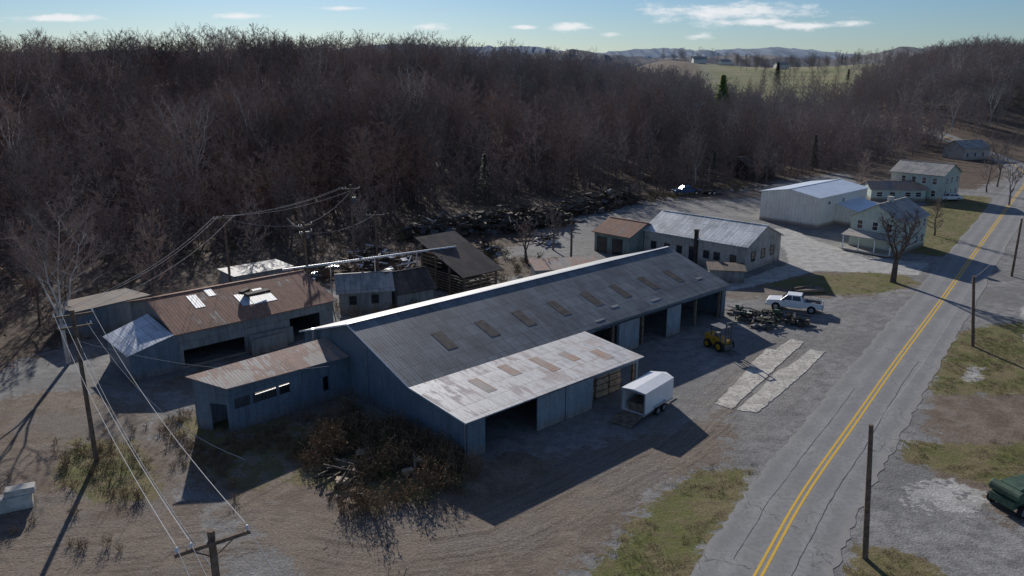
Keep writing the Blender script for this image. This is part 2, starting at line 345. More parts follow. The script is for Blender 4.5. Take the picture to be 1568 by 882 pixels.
# ------------------------------------------------------------------ road
RC=[(-14,-6),(-3,11),(3.0,20.1),(13,35.7),(18.5,44.1),(25.6,53.9),(35.2,67.1),(49.4,86.3),(70.5,115.2),(93,145.9),(104.5,161.5),(118,180),(130,200),(140,225),(146,260),(147,300)]
def catmull(P,n=10):
    out=[];P=[P[0]]+P+[P[-1]]
    for i in range(1,len(P)-2):
        p0,p1,p2,p3=[np.array(q,float) for q in P[i-1:i+3]]
        for k in range(n):
            u=k/n; out.append(.5*((2*p1)+(-p0+p2)*u+(2*p0-5*p1+4*p2-p3)*u*u+(-p0+3*p1-3*p2+p3)*u**3))
    out.append(np.array(P[-1],float)); return out
rc=catmull(RC,18)
def ribbon(name,off0,off1,z,mat,parent=None,jit=0,path=rc,seed=1,wander=0):
    rg=random.Random(seed);vs=[];fs=[]; wv=0
    for i,q in enumerate(path):
        a=path[max(0,i-1)];b=path[min(len(path)-1,i+1)];d=(b-a)/np.linalg.norm(b-a);n=np.array([-d[1],d[0]])
        wv=wv*.93+rg.uniform(-wander,wander)
        for o in (off0,off1):
            e=q+n*(o+wv+rg.uniform(-jit,jit)); g=float(terrain(e[0],e[1])); vs.append((e[0],e[1],g+z))
    for i in range(len(path)-1): fs.append((2*i,2*i+1,2*i+3,2*i+2))
    me=bpy.data.meshes.new(name);me.from_pydata(vs,[],[f[::-1] for f in fs]);me.update();me.materials.append(mat)
    at=me.attributes.new('lat','FLOAT','POINT'); at.data.foreach_set('value',[v for _ in path for v in (off0,off1)])
    o=bpy.data.objects.new(name,me); return link(o,parent)
t=NT('asphalt'); p=t.pos(); n1=t.noise(p,.25,4,.6);n2=t.noise(p,3,4,.7);n3=t.noise(p,30,2,.7)
vo=t.node('ShaderNodeTexVoronoi',feature='DISTANCE_TO_EDGE'); vo.inputs['Scale'].default_value=.28
vn=t.node('ShaderNodeVectorMath',operation='ADD'); nn=t.node('ShaderNodeTexNoise'); t.nt.links.new(p,nn.inputs['Vector']); nn.inputs['Scale'].default_value=.8; nn.inputs['Detail'].default_value=5
sc=t.node('ShaderNodeVectorMath',operation='SCALE'); t.nt.links.new(nn.outputs['Color'],sc.inputs[0]); sc.inputs['Scale'].default_value=2.2
t.nt.links.new(p,vn.inputs[0]); t.nt.links.new(sc.outputs[0],vn.inputs[1]); t.nt.links.new(vn.outputs[0],vo.inputs['Vector'])
crack=t.math('MULTIPLY',t.math('LESS_THAN',vo.outputs[0],.007),t.sm(n1,.45,.6))
col=t.mix(t.sm(n1,.35,.65),(.225,.222,.22),(.28,.275,.268)); col=t.mix(t.sm(n2,.4,.7),col,(.20,.198,.198))
lat=t.attr('lat').outputs['Fac']
wp=t.math('COSINE',t.math('MULTIPLY',lat,2*math.pi/1.62))
col=t.vscale(col,t.sm(wp,-1.,1.,.92,1.07))
edge=t.sm(t.math('ADD',t.math('ABSOLUTE',lat),t.math('MULTIPLY',n2,.9)),3.2,3.7)
col=t.mix(t.math('MULTIPLY',edge,.7),col,(.27,.255,.235))
col=t.mix(t.math('MULTIPLY',crack,.75),col,(.06,.06,.062))
col=t.vscale(col,t.sm(n3,.2,.8,.88,1.12)); t.bump(n3,.3,.01)
m_asph=t.done(col,.8,.3)
road=empty('road',(0,0,0))
ribbon('asphalt_surface',-3.35,3.1,.02,m_asph,road,jit=.16)
t=NT('yellow_line'); p=t.pos(); n=t.noise(p,5,4,.7); m_yl=t.done(t.mix(t.sm(n,.5,.75),(.72,.43,.03),(.36,.28,.12)),.7,.3)
ribbon('yellow_line_1',-.24,-.09,.026,m_yl,road); ribbon('yellow_line_2',.09,.24,.026,m_yl,road)
ribbon('tar_seam_1',-1.62,-1.57,.024,m_tar,road,jit=.01,path=rc[40:110],seed=4,wander=.05)
ribbon('tar_seam_2',1.5,1.54,.024,m_tar,road,jit=.01,path=rc[55:100],seed=5,wander=.04)
pads=MB(); rg=random.Random(8)
def jag(P,am=.07,st=.5):
    out=[]
    for i in range(len(P)):
        a=Vector((P[i][0],P[i][1]));b=Vector((P[(i+1)%len(P)][0],P[(i+1)%len(P)][1])); n=max(1,int((b-a).length/st))
        for k in range(n):
            q=a.lerp(b,k/n); out.append((q.x+rg.uniform(-am,am),q.y+rg.uniform(-am,am)))
    return out
for q in ([(16.2,57.6),(17.3,56.7),(20.4,60.9),(24.2,66.2),(28.6,72.2),(27.6,73.1),(25.0,70.0),(24.3,70.3),(22.4,67.6),(19.8,63.2)],
          [(17.6,56.5),(19.0,55.9),(24.4,62.5),(29.6,69.5),(28.3,70.0),(25.4,66.4),(24.7,65.7),(23.2,64.4),(20.8,60.7)]):
    pads.ext([(x,y,.035) for x,y in jag(q)],(0,0,-.1))
t=NT('worn_concrete'); p=t.pos(); n=t.noise(p,.8,5,.7); n2=t.noise(p,4,4,.7)
col=t.mix(t.sm(n,.4,.62),(.60,.56,.50),(.40,.37,.33)); col=t.mix(t.sm(n2,.5,.62),col,(.24,.22,.20)); t.bump(n2,.4,.03)
pads.obj('concrete_pad',t.done(col,.9,.2))
# ------------------------------------------------------------------ generic parts
def window(mb,face,c,a,z,w,h,ms=(1,2),o=1):
    f=.07
    def bx(a0,a1,z0,z1,d0,d1,m):
        lo,hi=sorted((c+o*d0,c+o*d1))
        if face=='x': mb.box(a0,a1,lo,hi,z0,z1,m)
        else: mb.box(lo,hi,a0,a1,z0,z1,m)
    bx(a+f,a+w-f,z+f,z+h-f,-.02,.015,ms[1])
    bx(a,a+f,z,z+h,0,.05,ms[0]);bx(a+w-f,a+w,z,z+h,0,.05,ms[0]);bx(a+f,a+w-f,z,z+f,0,.07,ms[0]);bx(a+f,a+w-f,z+h-f,z+h,0,.05,ms[0])
    bx(a+f,a+w-f,z+h/2-.025,z+h/2+.025,0.015,.035,ms[0])
def gable(name,loc,ang,L,W,e,rise,wm,rm,wins=(),over=.35,front_ops=(),near_ops=(),far_ops=(),trim=m_trim,winm=None):
    r=empty(name,loc,ang); T=.12
    w=MB(); w.wall('x',0,T,0,L,0,e,front_ops); w.wall('x',W-T,T,0,L,0,e)
    for c,ops in ((0,near_ops),(L-T,far_ops)):
        w.wall('y',c,T,T,W-T,0,e,ops)
        w.ext([(c,0,e),(c,W,e),(c,W/2,e+rise)],(T,0,0))
    w.obj('walls',wm,r)
    sl=rise/(W/2); rf=MB()
    for sg in (0,1):
        y0=-over if sg==0 else W+over; z0=e-sl*over
        rf.ext([(-over,y0,z0+.03),(L+over,y0,z0+.03),(L+over,W/2,e+rise+.03),(-over,W/2,e+rise+.03)],(0,0,.09))
    rf.obj('roof',rm,r)
    tr=MB(); tr.box(-over,L+over,W/2-.12,W/2+.12,e+rise+.125,e+rise+.16)
    tr.obj('ridge_cap',rm,r)
    if wins:
        wn=MB()
        for (f,a,z,ww,hh) in wins:
            if f=='f': window(wn,'x',0,a,z,ww,hh,(0,1),-1)
            elif f=='b': window(wn,'x',W,a,z,ww,hh,(0,1),1)
            elif f=='n': window(wn,'y',0,a,z,ww,hh,(0,1),-1)
            else: window(wn,'y',L,a,z,ww,hh,(0,1),1)
        wn.obj('windows',[winm or trim,m_glass],r)
    return r
# ------------------------------------------------------------------ main warehouse
wh=empty('metal_warehouse',(-3.04,48.4,0),41.9); L=40.7
zr=lambda y:3.5+(y-6.55)*.324
b=MB()
b.ext([(0,0,0),(0,0,2.93),(0,6.5,3.42),(0,14.7,6.08),(0,22.85,3.44),(0,22.85,0)],(.12,0,0))
b.ext([(L-.12,6.55,0),(L-.12,6.55,3.4),(L-.12,14.7,6.08),(L-.12,22.85,3.44),(L-.12,22.85,0)],(.12,0,0))
b.wall('x',22.73,.12,.12,L-.12,0,3.44)
b.wall('x',0.0,.1,.12,18.1,0,2.86,[(1.6,12.4,0,2.66),(12.4,17.8,0,2.5)])
b.wall('x',6.55,.1,18.1,L-.12,0,3.38,[(18.4,23.1,0,2.95),(26.2,40.0,0,3.0)])
b.wall('y',18.0,.1,.12,6.5,0,3.0,[(.3,6.2,0,2.6)])
b.obj('walls',m_wall_blue,wh)
b=MB()
b.box(6.5,9.4,-.1,-.02,.05,2.75); b.box(9.45,12.4,-.16,-.08,.05,2.75)
b.box(23.2,26.1,6.42,6.5,.05,3.05); b.box(30.4,32.6,6.42,6.5,.05,3.05)
b.obj('sliding_doors',m_wall_door,wh)
b=MB(); b.box(6.3,12.6,-.2,-.02,2.76,2.82); b.box(20,33,6.36,6.5,3.06,3.12); b.obj('door_rails',m_scrapg,wh)
b=MB(); b.ext([(-.35,6.3,zr(6.3)),(L+.35,6.3,zr(6.3)),(L+.35,14.7,6.14),(-.35,14.7,6.14)],(0,0,.07))
b.ext([(-.35,23.1,3.42),(L+.35,23.1,3.42),(L+.35,14.7,6.14),(-.35,14.7,6.14)],(0,0,.07)); b.obj('main_roof',m_roof_main,wh)
b=MB(); b.ext([(-.35,-.35,2.93),(18.35,-.35,2.93),(18.35,6.6,3.44),(-.35,6.6,3.44)],(0,0,.06)); b.obj('lean_to_roof',m_roof_shed,wh)
b=MB(); b.box(-.4,L+.4,14.55,14.85,6.225,6.26)
b.ext([(-.40,-.36,2.90),(-.40,6.3,3.40),(-.40,6.3,3.50),(-.40,-.36,3.0)],(.045,0,0))
b.ext([(-.40,6.3,3.38),(-.40,14.7,6.12),(-.40,14.7,6.23),(-.40,6.3,3.52)],(.045,0,0))
b.ext([(-.40,23.1,3.38),(-.40,14.7,6.12),(-.40,14.7,6.23),(-.40,23.1,3.52)],(.045,0,0))
b.obj('roof_trim',m_trim,wh)
b=MB(); rg=random.Random(4)
for x in (5.7,10.2,14.4,18.8,23.2,27.3,31.7,35.8):
    y0,y1=8.8,11.1; w=1.0
    b.ext([(x-w/2,y0,zr(y0)+.072),(x+w/2,y0,zr(y0)+.072),(x+w/2,y1,zr(y1)+.072),(x-w/2,y1,zr(y1)+.072)],(0,0,.015))
b.obj('translucent_panels',m_trans,wh)
b=MB()
for x,y0,y1 in ((4.2,2.2,4.6),(7.6,3.2,5.2),(10.6,2.0,4.8),(13.3,2.4,4.2),(15.8,1.0,3.0)):
    zz=lambda y:2.93+(y+.35)*.0734+.062
    b.ext([(x-.45,y0,zz(y0)),(x+.45,y0,zz(y0)),(x+.45,y1,zz(y1)),(x-.45,y1,zz(y1))],(0,0,.012))
b.obj('lean_to_panels',m_roof_rustpale,wh)
b=MB()
for x,y,w_,h_ in ((23.9,8.0,1.0,.3),(29,7.3,1.4,.25),(38,8.4,.8,.3),(20.5,6.9,1.2,.2)):
    b.ext([(x,y,zr(y)+.072),(x+w_,y,zr(y)+.072),(x+w_+.1,y+h_,zr(y+h_)+.072),(x,y+h_,zr(y+h_)+.072)],(0,0,.03))
b.obj('loose_roof_sheets',m_roof_weather,wh)
b=MB()
for x in np.arange(1.6,18,3.6):
    b.box(x-.1,x+.1,6.6,6.8,0,3.4); b.box(x-.06,x+.06,.1,6.5,2.55,2.75)
for x in np.arange(18.4,40.5,4.3):
    b.box(x-.12,x+.12,6.7,6.95,0,3.3); b.box(x-.1,x+.1,14.5,14.8,0,5.9)
    b.box(x-.06,x+.06,6.9,22.5,3.0,3.2)
b.box(12.3,12.5,.15,.35,0,2.8); b.box(17.6,17.8,.15,.35,0,2.8)
b.obj('posts_and_beams',m_wood,wh)
b=MB()
for x in (13.0,14.7,16.3):
    for k in range(4):
        for j in range(3):
            b.rbox((x+rg.uniform(-.08,.08),1.5+j*1.5,.35+k*.55),(1.35,1.2,.46),rg.uniform(-.05,.05))
b.obj('stacked_lumber',m_wood2,wh)
b=MB(); b.tube((-.15,20.2,3.6),(-.55,20.2,3.6),.2,.2,10); b.tube((-.5,20.2,3.6),(-.5,20.2,4.5),.13,.13,8)
b.tube((-.08,.15,0),(-.08,.15,2.9),.05,.05,8); b.tube((-.1,12.5,.0),(-.1,12.5,4.6),.04,.04,6)
b.obj('vents_and_pipes',m_chrome,wh)
b=MB()
N=(-10.3,14.8);Lc=(-11.9,17.2);BR=(-.02,18.4);FR=(-.02,15.4)
def wseg(b,p,q,z0,z1,t=.1,m=0):
    d=Vector((q[0]-p[0],q[1]-p[1],0)).normalized(); n=Vector((-d.y,d.x,0))*t
    zz=z1 if isinstance(z1,tuple) else (z1,z1)
    b.ext([(p[0],p[1],z0),(q[0],q[1],z0),(q[0],q[1],zz[1]),(p[0],p[1],zz[0])],n,m)
def lerp(p,q,u): return (p[0]+(q[0]-p[0])*u,p[1]+(q[1]-p[1])*u)
def zt(u): return 3.45-.3*u
wseg(b,N,lerp(N,FR,.04),0,(zt(0),zt(.04)))
wseg(b,lerp(N,FR,.04),lerp(N,FR,.48),0,1.75); wseg(b,lerp(N,FR,.04),lerp(N,FR,.48),2.55,(zt(.04),zt(.48)))
wseg(b,lerp(N,FR,.16),lerp(N,FR,.18),1.75,2.55); wseg(b,lerp(N,FR,.37),lerp(N,FR,.39),1.75,2.55)
wseg(b,lerp(N,FR,.48),lerp(N,FR,.76),0,(zt(.48),zt(.76)))
wseg(b,lerp(N,FR,.76),lerp(N,FR,.81),0,.9);wseg(b,lerp(N,FR,.76),lerp(N,FR,.81),2.1,(zt(.76),zt(.81)))
wseg(b,lerp(N,FR,.81),FR,0,(zt(.81),zt(1)))
wseg(b,Lc,lerp(Lc,N,.45),0,(3.95,3.73)); wseg(b,lerp(Lc,N,.45),lerp(Lc,N,.93),2.2,(3.73,3.5)); wseg(b,lerp(Lc,N,.93),N,0,(3.5,3.45))
wseg(b,BR,lerp(BR,Lc,.3),0,3.8);wseg(b,lerp(BR,Lc,.3),lerp(BR,Lc,.6),1.75,3.8);wseg(b,lerp(BR,Lc,.3),lerp(BR,Lc,.6),0,1.2);wseg(b,lerp(BR,Lc,.6),Lc,0,3.9)
b.obj('annex_walls',m_wall_blue,wh)
b=MB(); b.quadslab([(-10.5,14.45,3.58),(-.1,15.1,3.28),(-.1,18.7,3.95),(-12.3,17.4,4.12)],-.07); b.obj('annex_roof',m_roof_rustpale,wh)
# ------------------------------------------------------------------ rusty barn
bn=gable('rusty_roof_barn',(-29.4,65.0,0),41.9,15.3,12.9,3.35,1.7,m_wall_grey,m_roof_rust,
   wins=(),front_ops=[(.4,6.0,.2,1.7),(10.6,13.8,0,2.4)],near_ops=[])
b=MB(); b.ext([(-4.35,-.3,2.35),(-4.35,6.6,2.35),(0-.36,6.4,3.7),(-.36,-.3,3.35)],(0,0,.06)); b.obj('lean_to_roof',m_roof_pale,bn)
b=MB(); b.wall('x',-.1,.1,-4.1,-.01,0,2.35); b.wall('y',-4.1,.1,0,6.3,0,2.32); b.wall('x',6.2,.1,-4.0,-.01,0,2.4)
b.ext([(-4.1,-.1,2.35),(-.01,-.1,2.35),(-.01,-.1,3.35)],(0,.1,0)); b.obj('lean_to_walls',m_wall_blue,bn)
sl=1.7/6.45
b=MB()
for x0,x1,y0,y1 in ((7.0,8.1,2.0,4.2),(8.0,10.4,1.9,3.3),(9.0,10.0,3.4,4.6),(4.9,5.6,4.8,6.2),(3.0,3.9,3.2,5.6)):
    z=lambda y:3.35+y*sl+.125
    b.ext([(x0,y0,z(y0)),(x1,y0,z(y0)),(x1,y1,z(y1)),(x0,y1,z(y1))],(0,0,.02))
b.obj('roof_patches',m_roof_pale,bn)
b=MB(); b.rbox((8.9,3.0,4.75),(2.4,.8,.25),.1,0); b.rbox((8.0,3.9,4.85),(1.2,.5,.3),.6,0); b.obj('roof_hole_debris',m_wooddark,bn)
b=MB(); b.rbox((8.0,-.9,.75),(3.6,.06,1.5),.05,0,0.0); b.rbox((8.4,-.5,1.0),(4.4,.05,1.6),-.02); b.obj('leaning_sheets',m_wall_grey,bn)
def mono(name,loc,ang,Lx,Wy,zf,zb,wm,rm,ops=(),over=.25):
    r=empty(name,loc,ang);T=.1;w=MB();w.wall('x',0,T,0,Lx,0,zf,ops);w.wall('x',Wy-T,T,0,Lx,0,zb)
    for c in (0,Lx-T): w.ext([(c,T,0),(c,Wy-T,0),(c,Wy-T,zb),(c,T,zf)],(T,0,0))
    w.obj('walls',wm,r); s=(zb-zf)/Wy; f=MB()
    f.ext([(-over,-over,zf-s*over+.02),(Lx+over,-over,zf-s*over+.02),(Lx+over,Wy+over,zb+s*over+.02),(-over,Wy+over,zb+s*over+.02)],(0,0,.07))
    f.obj('roof',rm,r); return r
mono('grey_shed',(-42.6,73.0,0),52,7.2,5,2.8,2.6,m_wall_blue,m_roof_brown)
mono('flat_roof_shed',(-32.0,87.5,0),42,7.0,4.4,2.5,2.5,m_wall_grey,m_roof_dull,ops=[(1,3,0,2.0)])
gable('small_shed',(-18.6,81.0,0),14,5.6,4.6,2.5,1.3,m_wall_grey,m_roof_weather,wins=(('f',1,1,.8,1),('f',3.4,1,.8,1)),trim=m_wooddark)
gable('small_shed',(-12.6,82.6,0),35,4.5,4.4,2.0,1.7,m_wall_grey,m_roof_brown)
mono('low_tan_shed',(3.0,92.2,0),12,8,3.2,2.0,2.5,m_wall_grey,m_roof_rustpale)
mono('low_dark_shed',(24.6,94.4,0),-10,4.2,3,1.5,1.7,m_wall_grey,m_roof_brown)
os_=empty('open_sided_drying_shed',(-5.5,86.7,0),41.9)
b=MB()
for x in (0,2.4,4.8):
    for y in (0,2.7,5.4,8.1):
        b.box(x-.1,x+.1,y-.1,y+.1,0,2.6+y*.32)
for k in range(7): b.box(-.16,-.11,0,8.1,.5+k*.32,.62+k*.32); b.box(4.91,4.96,0,8.1,.5+k*.32,.62+k*.32)
for k in range(4): b.box(-.16,-.11,4.0,8.1,3.0+k*.45,3.12+k*.45)
for k in range(6): b.box(-.1,4.9,-.16,-.11,.3+k*.38,.5+k*.38)
b.box(-.1,4.9,8.2,8.25,0,5.0); b.obj('frame',m_wood,os_)
b=MB(); b.ext([(-.6,-.6,2.7),(5.5,-.6,2.7),(5.5,8.7,5.9),(-.6,8.7,5.9)],(0,0,.1)); b.obj('roof',m_roof_brown,os_)
b=MB()
for k in range(4): b.box(.4,4.4,.6+k*1.9,2.1+k*1.9,0.1,1.6+.3*k)
b.obj('stacked_boards',m_wooddark,os_)
cp=empty('elevated_pipe',(0,0,0)); b=MB(); p0=Vector((-24.5,81,5.0));p1=Vector((-6.8,92.6,4.9)); b.tube(p0,p1,.11,.11,10); b.obj('pipe',m_roof_pale,cp)
b=MB()
for u in (.25,.5,.75): q=p0.lerp(p1,u); b.tube((q.x,q.y,0),q,.07,.07,6)
b.obj('supports',m_chrome,cp)
# ------------------------------------------------------------------ plaster building
wl=[('f',x,1.0,.9,1.1) for x in (1.2,3.4,5.4,9.6,11.2,13.6)]+[('f',7.4,.1,1.2,2.2)]+[('d',x,1.2,1.1,1.3) for x in (1.5,4.2,6.8)]
st=gable('old_plaster_workshop',(18.9,109.7,0),-44,15.8,9.8,3.5,2.0,m_wall_plaster,m_roof_white,wins=wl,trim=m_wooddark)
b=MB(); b.box(8.3,8.75,-.4,.0,0,4.6); b.box(8.22,8.83,-.48,.08,4.6,4.75); b.obj('chimney',m_wooddark,st)
sw=gable('rusty_roof_garage',(12.0,111.5,0),-44,6.1,8,2.9,1.4,m_wall_sage,m_roof_rust,wins=(('f',.5,0.05,1.7,2.2),('f',3.2,.05,1.8,2.3)),trim=m_wooddark)
# ------------------------------------------------------------------ white warehouse
ww=gable('white_metal_building',(50.4,127.5,0),41.9,17.4,10.6,5.0,.9,m_wall_white,m_roof_blue,wins=(('f',3,3.6,1,.6),('f',8,3.6,1,.6)),over=.25)
b=MB(); b.ext([(5.8,-4.3,2.5),(15.2,-4.3,2.5),(15.2,-.02,3.5),(5.8,-.02,3.5)],(0,0,.08)); b.obj('side_roof',m_roof_blue,ww)
b=MB(); b.wall('x',-4,.1,6,15,0,2.5,[(7,9.5,0,2.2)]); b.wall('y',6,.1,-3.9,-.01,0,2.55); b.wall('y',14.9,.1,-3.9,-.01,0,2.55)
for c in (6,14.9): b.ext([(c,-3.9,2.56),(c,-.01,2.56),(c,-.01,3.48)],(.1,0,0))
b.obj('side_walls',m_wall_white,ww)
# ------------------------------------------------------------------ houses
hA=gable('mint_farmhouse',(54.5,108.2,0),41.9,9.5,7,4.8,2.0,m_wall_mint,m_roof_weather,
   wins=[('f',x,z,.9,1.3) for x in (1,3.4,6,8) for z in (.8,3.1)]+[('n',y,z,.9,1.3) for y in (1,3,5.2) for z in (3.1,)])
b=MB(); b.ext([(-2.3,-.2,2.3),(-2.3,7.2,2.3),(-.02,7.2,2.8),(-.02,-.2,2.8)],(0,0,.08))
b.box(-2.2,-.02,0,7,.1,.35); b.obj('porch_roof_and_deck',m_roof_weather,hA)
b=MB()
for y in (.1,2.3,4.6,6.9): b.box(-2.2,-2.08,y-.06,y+.06,.35,2.3)
b.obj('porch_posts',m_trim,hA)
b=MB(); b.box(4,4.7,3.2,3.9,6.0,7.6); b.obj('chimney',m_concrete,hA)
hB=gable('pale_house',(91.2,159.6,0),131.9,10,9,5.2,1.8,m_wall_mint,m_roof_weather,wins=[('b',x,z,.9,1.3) for x in (1,3,5,7) for z in (.9,3.3)]+[('n',y,z,.9,1.3) for y in (1.2,3.8,6.5) for z in (.9,3.3)])
gable('mint_bungalow',(71.6,155.4,0),-4,10.5,6,2.3,1.2,m_wall_mint,m_roof_rustpale,wins=[('f',x,.8,1.2,1) for x in (1,3.5,6.5,8.5)])
gable('farmhouse',(128,224,0),20,10,7,3.4,1.8,m_wall_plaster,m_roof_weather,wins=[('f',x,z,.9,1.2) for x in (1,4,7) for z in (.9,)])
gable('wooden_barn',(56.0,186,0),30,9,7,2.8,2.0,m_wooddark,m_roof_brown)
for (x,y,a,s) in ((196,880,0,1.3),(232,900,20,1.1),(280,860,5,1.2)):
    g=gable('distant_farmhouse',(x,y,float(terrain(x,y))-.3),a,11*s,8*s,3.5*s,2.2*s,m_wall_white,m_roof_weather)
# ------------------------------------------------------------------ poles and wires
def pole(x,y,h,lean=(0,0),arms=(),name='utility_pole',tr=False):
    g=float(terrain(x,y)); e=empty(name,(x,y,g)); b=MB(); top=Vector((lean[0],lean[1],h))
    b.tube((0,0,-.5),top,.17,.12,10); b.obj('shaft',m_pole,e)
    for i,(z,ang,l) in enumerate(arms):
        b=MB(); c=top*(z/h); M=Matrix.Translation(c)@Matrix.Rotation(R(ang),4,'Z')
        b.rbox(c+Matrix.Rotation(R(ang),3,'Z')@Vector((0,-.2,0)),(l,.11,.13),R(ang),0)
        b.tube(M@Vector((-l*.3,-.2,-.02)),M@Vector((0,-.05,-.6)),.025,.025,4,0); b.tube(M@Vector((l*.3,-.2,-.02)),M@Vector((0,-.05,-.6)),.025,.025,4,0)
        b.obj('crossarm_%d'%(i+1),m_pole,e)
        b=MB()
        for u in (-.46,-.28,.46):
            p=M@Vector((u*l,-.2,.06)); b.tube(p,p+Vector((0,0,.07)),.02,.02,6); b.tube(p+Vector((0,0,.07)),p+Vector((0,0,.14)),.07,.055,8); b.tube(p+Vector((0,0,.14)),p+Vector((0,0,.2)),.055,.03,8)
        b.obj('insulators_%d'%(i+1),m_insul,e)
    if tr:
        b=MB(); c=top*.85; b.tube(c+Vector((.35,-.1,-.5)),c+Vector((.35,-.1,.3)),.24,.24,12); b.tube(c+Vector((.35,-.1,.3)),c+Vector((.35,-.1,.5)),.05,.04,6)
        b.obj('transformer',m_scrapg,e)
    return e
P1=(-9.6,21.9); pole(*P1,11.75,arms=((11.4,35,2.35),))
P2=(-28.4,48.3); pole(*P2,10.8,arms=((10.5,35,2.4),(9.7,35,2.0)))
pole(19.4,37.3,8.0,(-.7,0)); pole(44.4,71,7.0,(-1.1,0))
P3=(-33.0,88.5); pole(*P3,9.5,arms=((9.2,25,2.4),))
P4=(-19.6,94.8); pole(*P4,12.1,arms=((11.6,20,2.2),),tr=True)
P5=(-23.5,87.0); pole(*P5,9.0,arms=((8.6,60,2.2),(7.8,60,2.0)),tr=True)
P6=(8.3,107); pole(*P6,6.2)
pole(-17.5,99,8,arms=((7.6,10,2.4),)); pole(104,150,9); pole(64,97,7.5)
b=MB()
def wire(b,p,q,sag=.8,r=.012,n=14):
    p=Vector(p);q=Vector(q);pts=[]
    for i in range(n+1):
        u=i/n; v=p.lerp(q,u); v.z-=sag*4*u*(1-u); pts.append(v)
    b.path(pts,[r]*(n+1),3)
ca,sa=math.cos(R(35)),math.sin(R(35))
for u in (-1.08,-.66,1.08):
    wire(b,(P1[0]+u*ca,P1[1]+u*sa,11.65),(P2[0]+u*ca,P2[1]+u*sa,10.75),.9,.014)
    wire(b,(P1[0]+u*ca,P1[1]+u*sa,11.65),(14+u*ca,-12+u*sa,12),.9,.012)
    wire(b,(P2[0]+u*ca,P2[1]+u*sa,10.75),(P3[0]+u*.9,P3[1]+u*.4,9.4),1.0,.016)
    wire(b,(P3[0]+u*.9,P3[1]+u*.4,9.4),(P4[0]+u,P4[1],11.8),.7,.016)
wire(b,(P2[0],P2[1],9),(P1[0],P1[1],10.2),1.1,.018); wire(b,(P2[0],P2[1],8.7),(-14.3,57.2,3.4),1.0,.012)
wire(b,(P2[0]+.8,P2[1],10),(-10.6,28,11),1.5,.014)
wire(b,(P5[0],P5[1],8.7),(P4[0],P4[1],11.3),.6,.018); wire(b,(P5[0],P5[1],8.7),P3+(9.2,),.5,.018); wire(b,(P5[0]+.6,P5[1]+.9,8.6),(-28.5,98,7.4),.8,.018)
wire(b,(P5[0],P5[1],7.8),(-17.5,99,7.7),.8,.018)
wire(b,(19.4-.7,37.3,7.7),(44.4-1.1,71,6.8),1,.008); wire(b,(43.3,71,6.8),(64,97,7.3),1,.01)
b.obj('power_lines',m_wire)
# ------------------------------------------------------------------ vehicles
def wheel(b,x,y,r,w,mt,mh):
    b.tube((x,y-w/2,r),(x,y+w/2,r),r,r,18,mt); b.tube((x,y-w/2-.012,r),(x,y+w/2+.012,r),r*.58,r*.58,12,mh)
def pickup(name,loc,ang,body,load=False):
    e=empty(name,loc,ang); W=.96
    b=MB()
    b.ext([(-.95,-W,.45),(2.78,-W,.45),(2.9,-W,.62),(2.87,-W,1.0),(2.7,-W,1.08),(1.45,-W,1.18),(-.95,-W,1.2)],(0,2*W,0))
    b.box(-2.9,-.95,-W,-W+.1,.55,1.2); b.box(-2.9,-.95,W-.1,W,.55,1.2); b.box(-2.9,-2.82,-W+.1,W-.1,.55,1.2); b.box(-2.82,-.95,-W+.1,W-.1,.55,.68)
    vs=[(-.9,-W+.03,1.2),(1.42,-W+.03,1.18),(.75,-W+.2,1.82),(-.72,-W+.2,1.84)]; vs+=[(x,-y,z) for x,y,z in vs]
    b.add(vs,[(0,1,2,3),(7,6,5,4),(3,2,6,7),(1,5,6,2),(0,3,7,4)])
    b.obj('body',body,e,bevel=.05)
    g=MB()
    g.add([(1.36,-.78,1.27),(1.36,.78,1.27),(.82,.66,1.79),(.82,-.66,1.79)],[(0,1,2,3)])
    for s in (-1,1):
        y=lambda z:s*(W-.03-(z-1.2)*.27+.008)
        for x0,x1,x2,x3 in ((-.72,.18,.18,-.6),(.26,1.2,.72,.26)):
            g.add([(x0,y(1.27),1.27),(x1,y(1.27),1.27),(x2,y(1.74),1.74),(x3,y(1.74),1.74)],[(0,1,2,3)])
    g.add([(-.875,-.7,1.3),(-.875,.7,1.3),(-.76,.62,1.75),(-.76,-.62,1.75)],[(0,1,2,3)])
    g.v=[(x+(.012 if x>1.0 and abs(yy)<.8 else (-.02 if x<-.74 and abs(yy)<.75 else 0)),yy,z) for x,yy,z in g.v]
    g.obj('windows',m_glass,e)
    w=MB()
    for x in (-1.85,1.85):
        for y in (-.85,.85): wheel(w,x,y,.4,.26,0,1)
    w.obj('wheels',[m_tire,m_chrome],e)
    t_=MB(); t_.box(2.86,3.0,-.92,.92,.45,.65); t_.box(-3.02,-2.9,-.9,.9,.45,.62); t_.box(2.88,2.93,-.55,.55,.7,.98); t_.obj('bumpers_and_grille',m_chrome,e)
    t_=MB(); t_.box(-2.93,-2.9,-.94,-.8,.75,1.1); t_.box(-2.93,-2.9,.8,.94,.75,1.1); t_.obj('tail_lamps',m_red,e)
    t_=MB(); t_.box(1.0,1.15,-1.12,-.96,1.2,1.4); t_.box(1.0,1.15,.96,1.12,1.2,1.4)
    t_.box(-2.75,-1.0,-.8,.8,.69,.72)
    for x in (-1.85,1.85):
        for s in (-1,1):
            t_.tube((x,s*.93,.42),(x,s*.965,.42),.47,.47,16)
    t_.obj('mirrors_bed_liner_and_arches',m_tire,e)
    if load:
        t_=MB(); t_.box(-2.6,-1.2,-.6,.1,.7,1.35); t_.box(-2.2,-1.4,.2,.7,.7,1.2); t_.obj('tool_boxes',m_scrapg,e)
    return e
pickup('white_pickup_truck',(31.2,82.8,0),155,m_white,load=True)
pickup('blue_pickup_truck',(36.5,163.3,0),190,m_bluep)
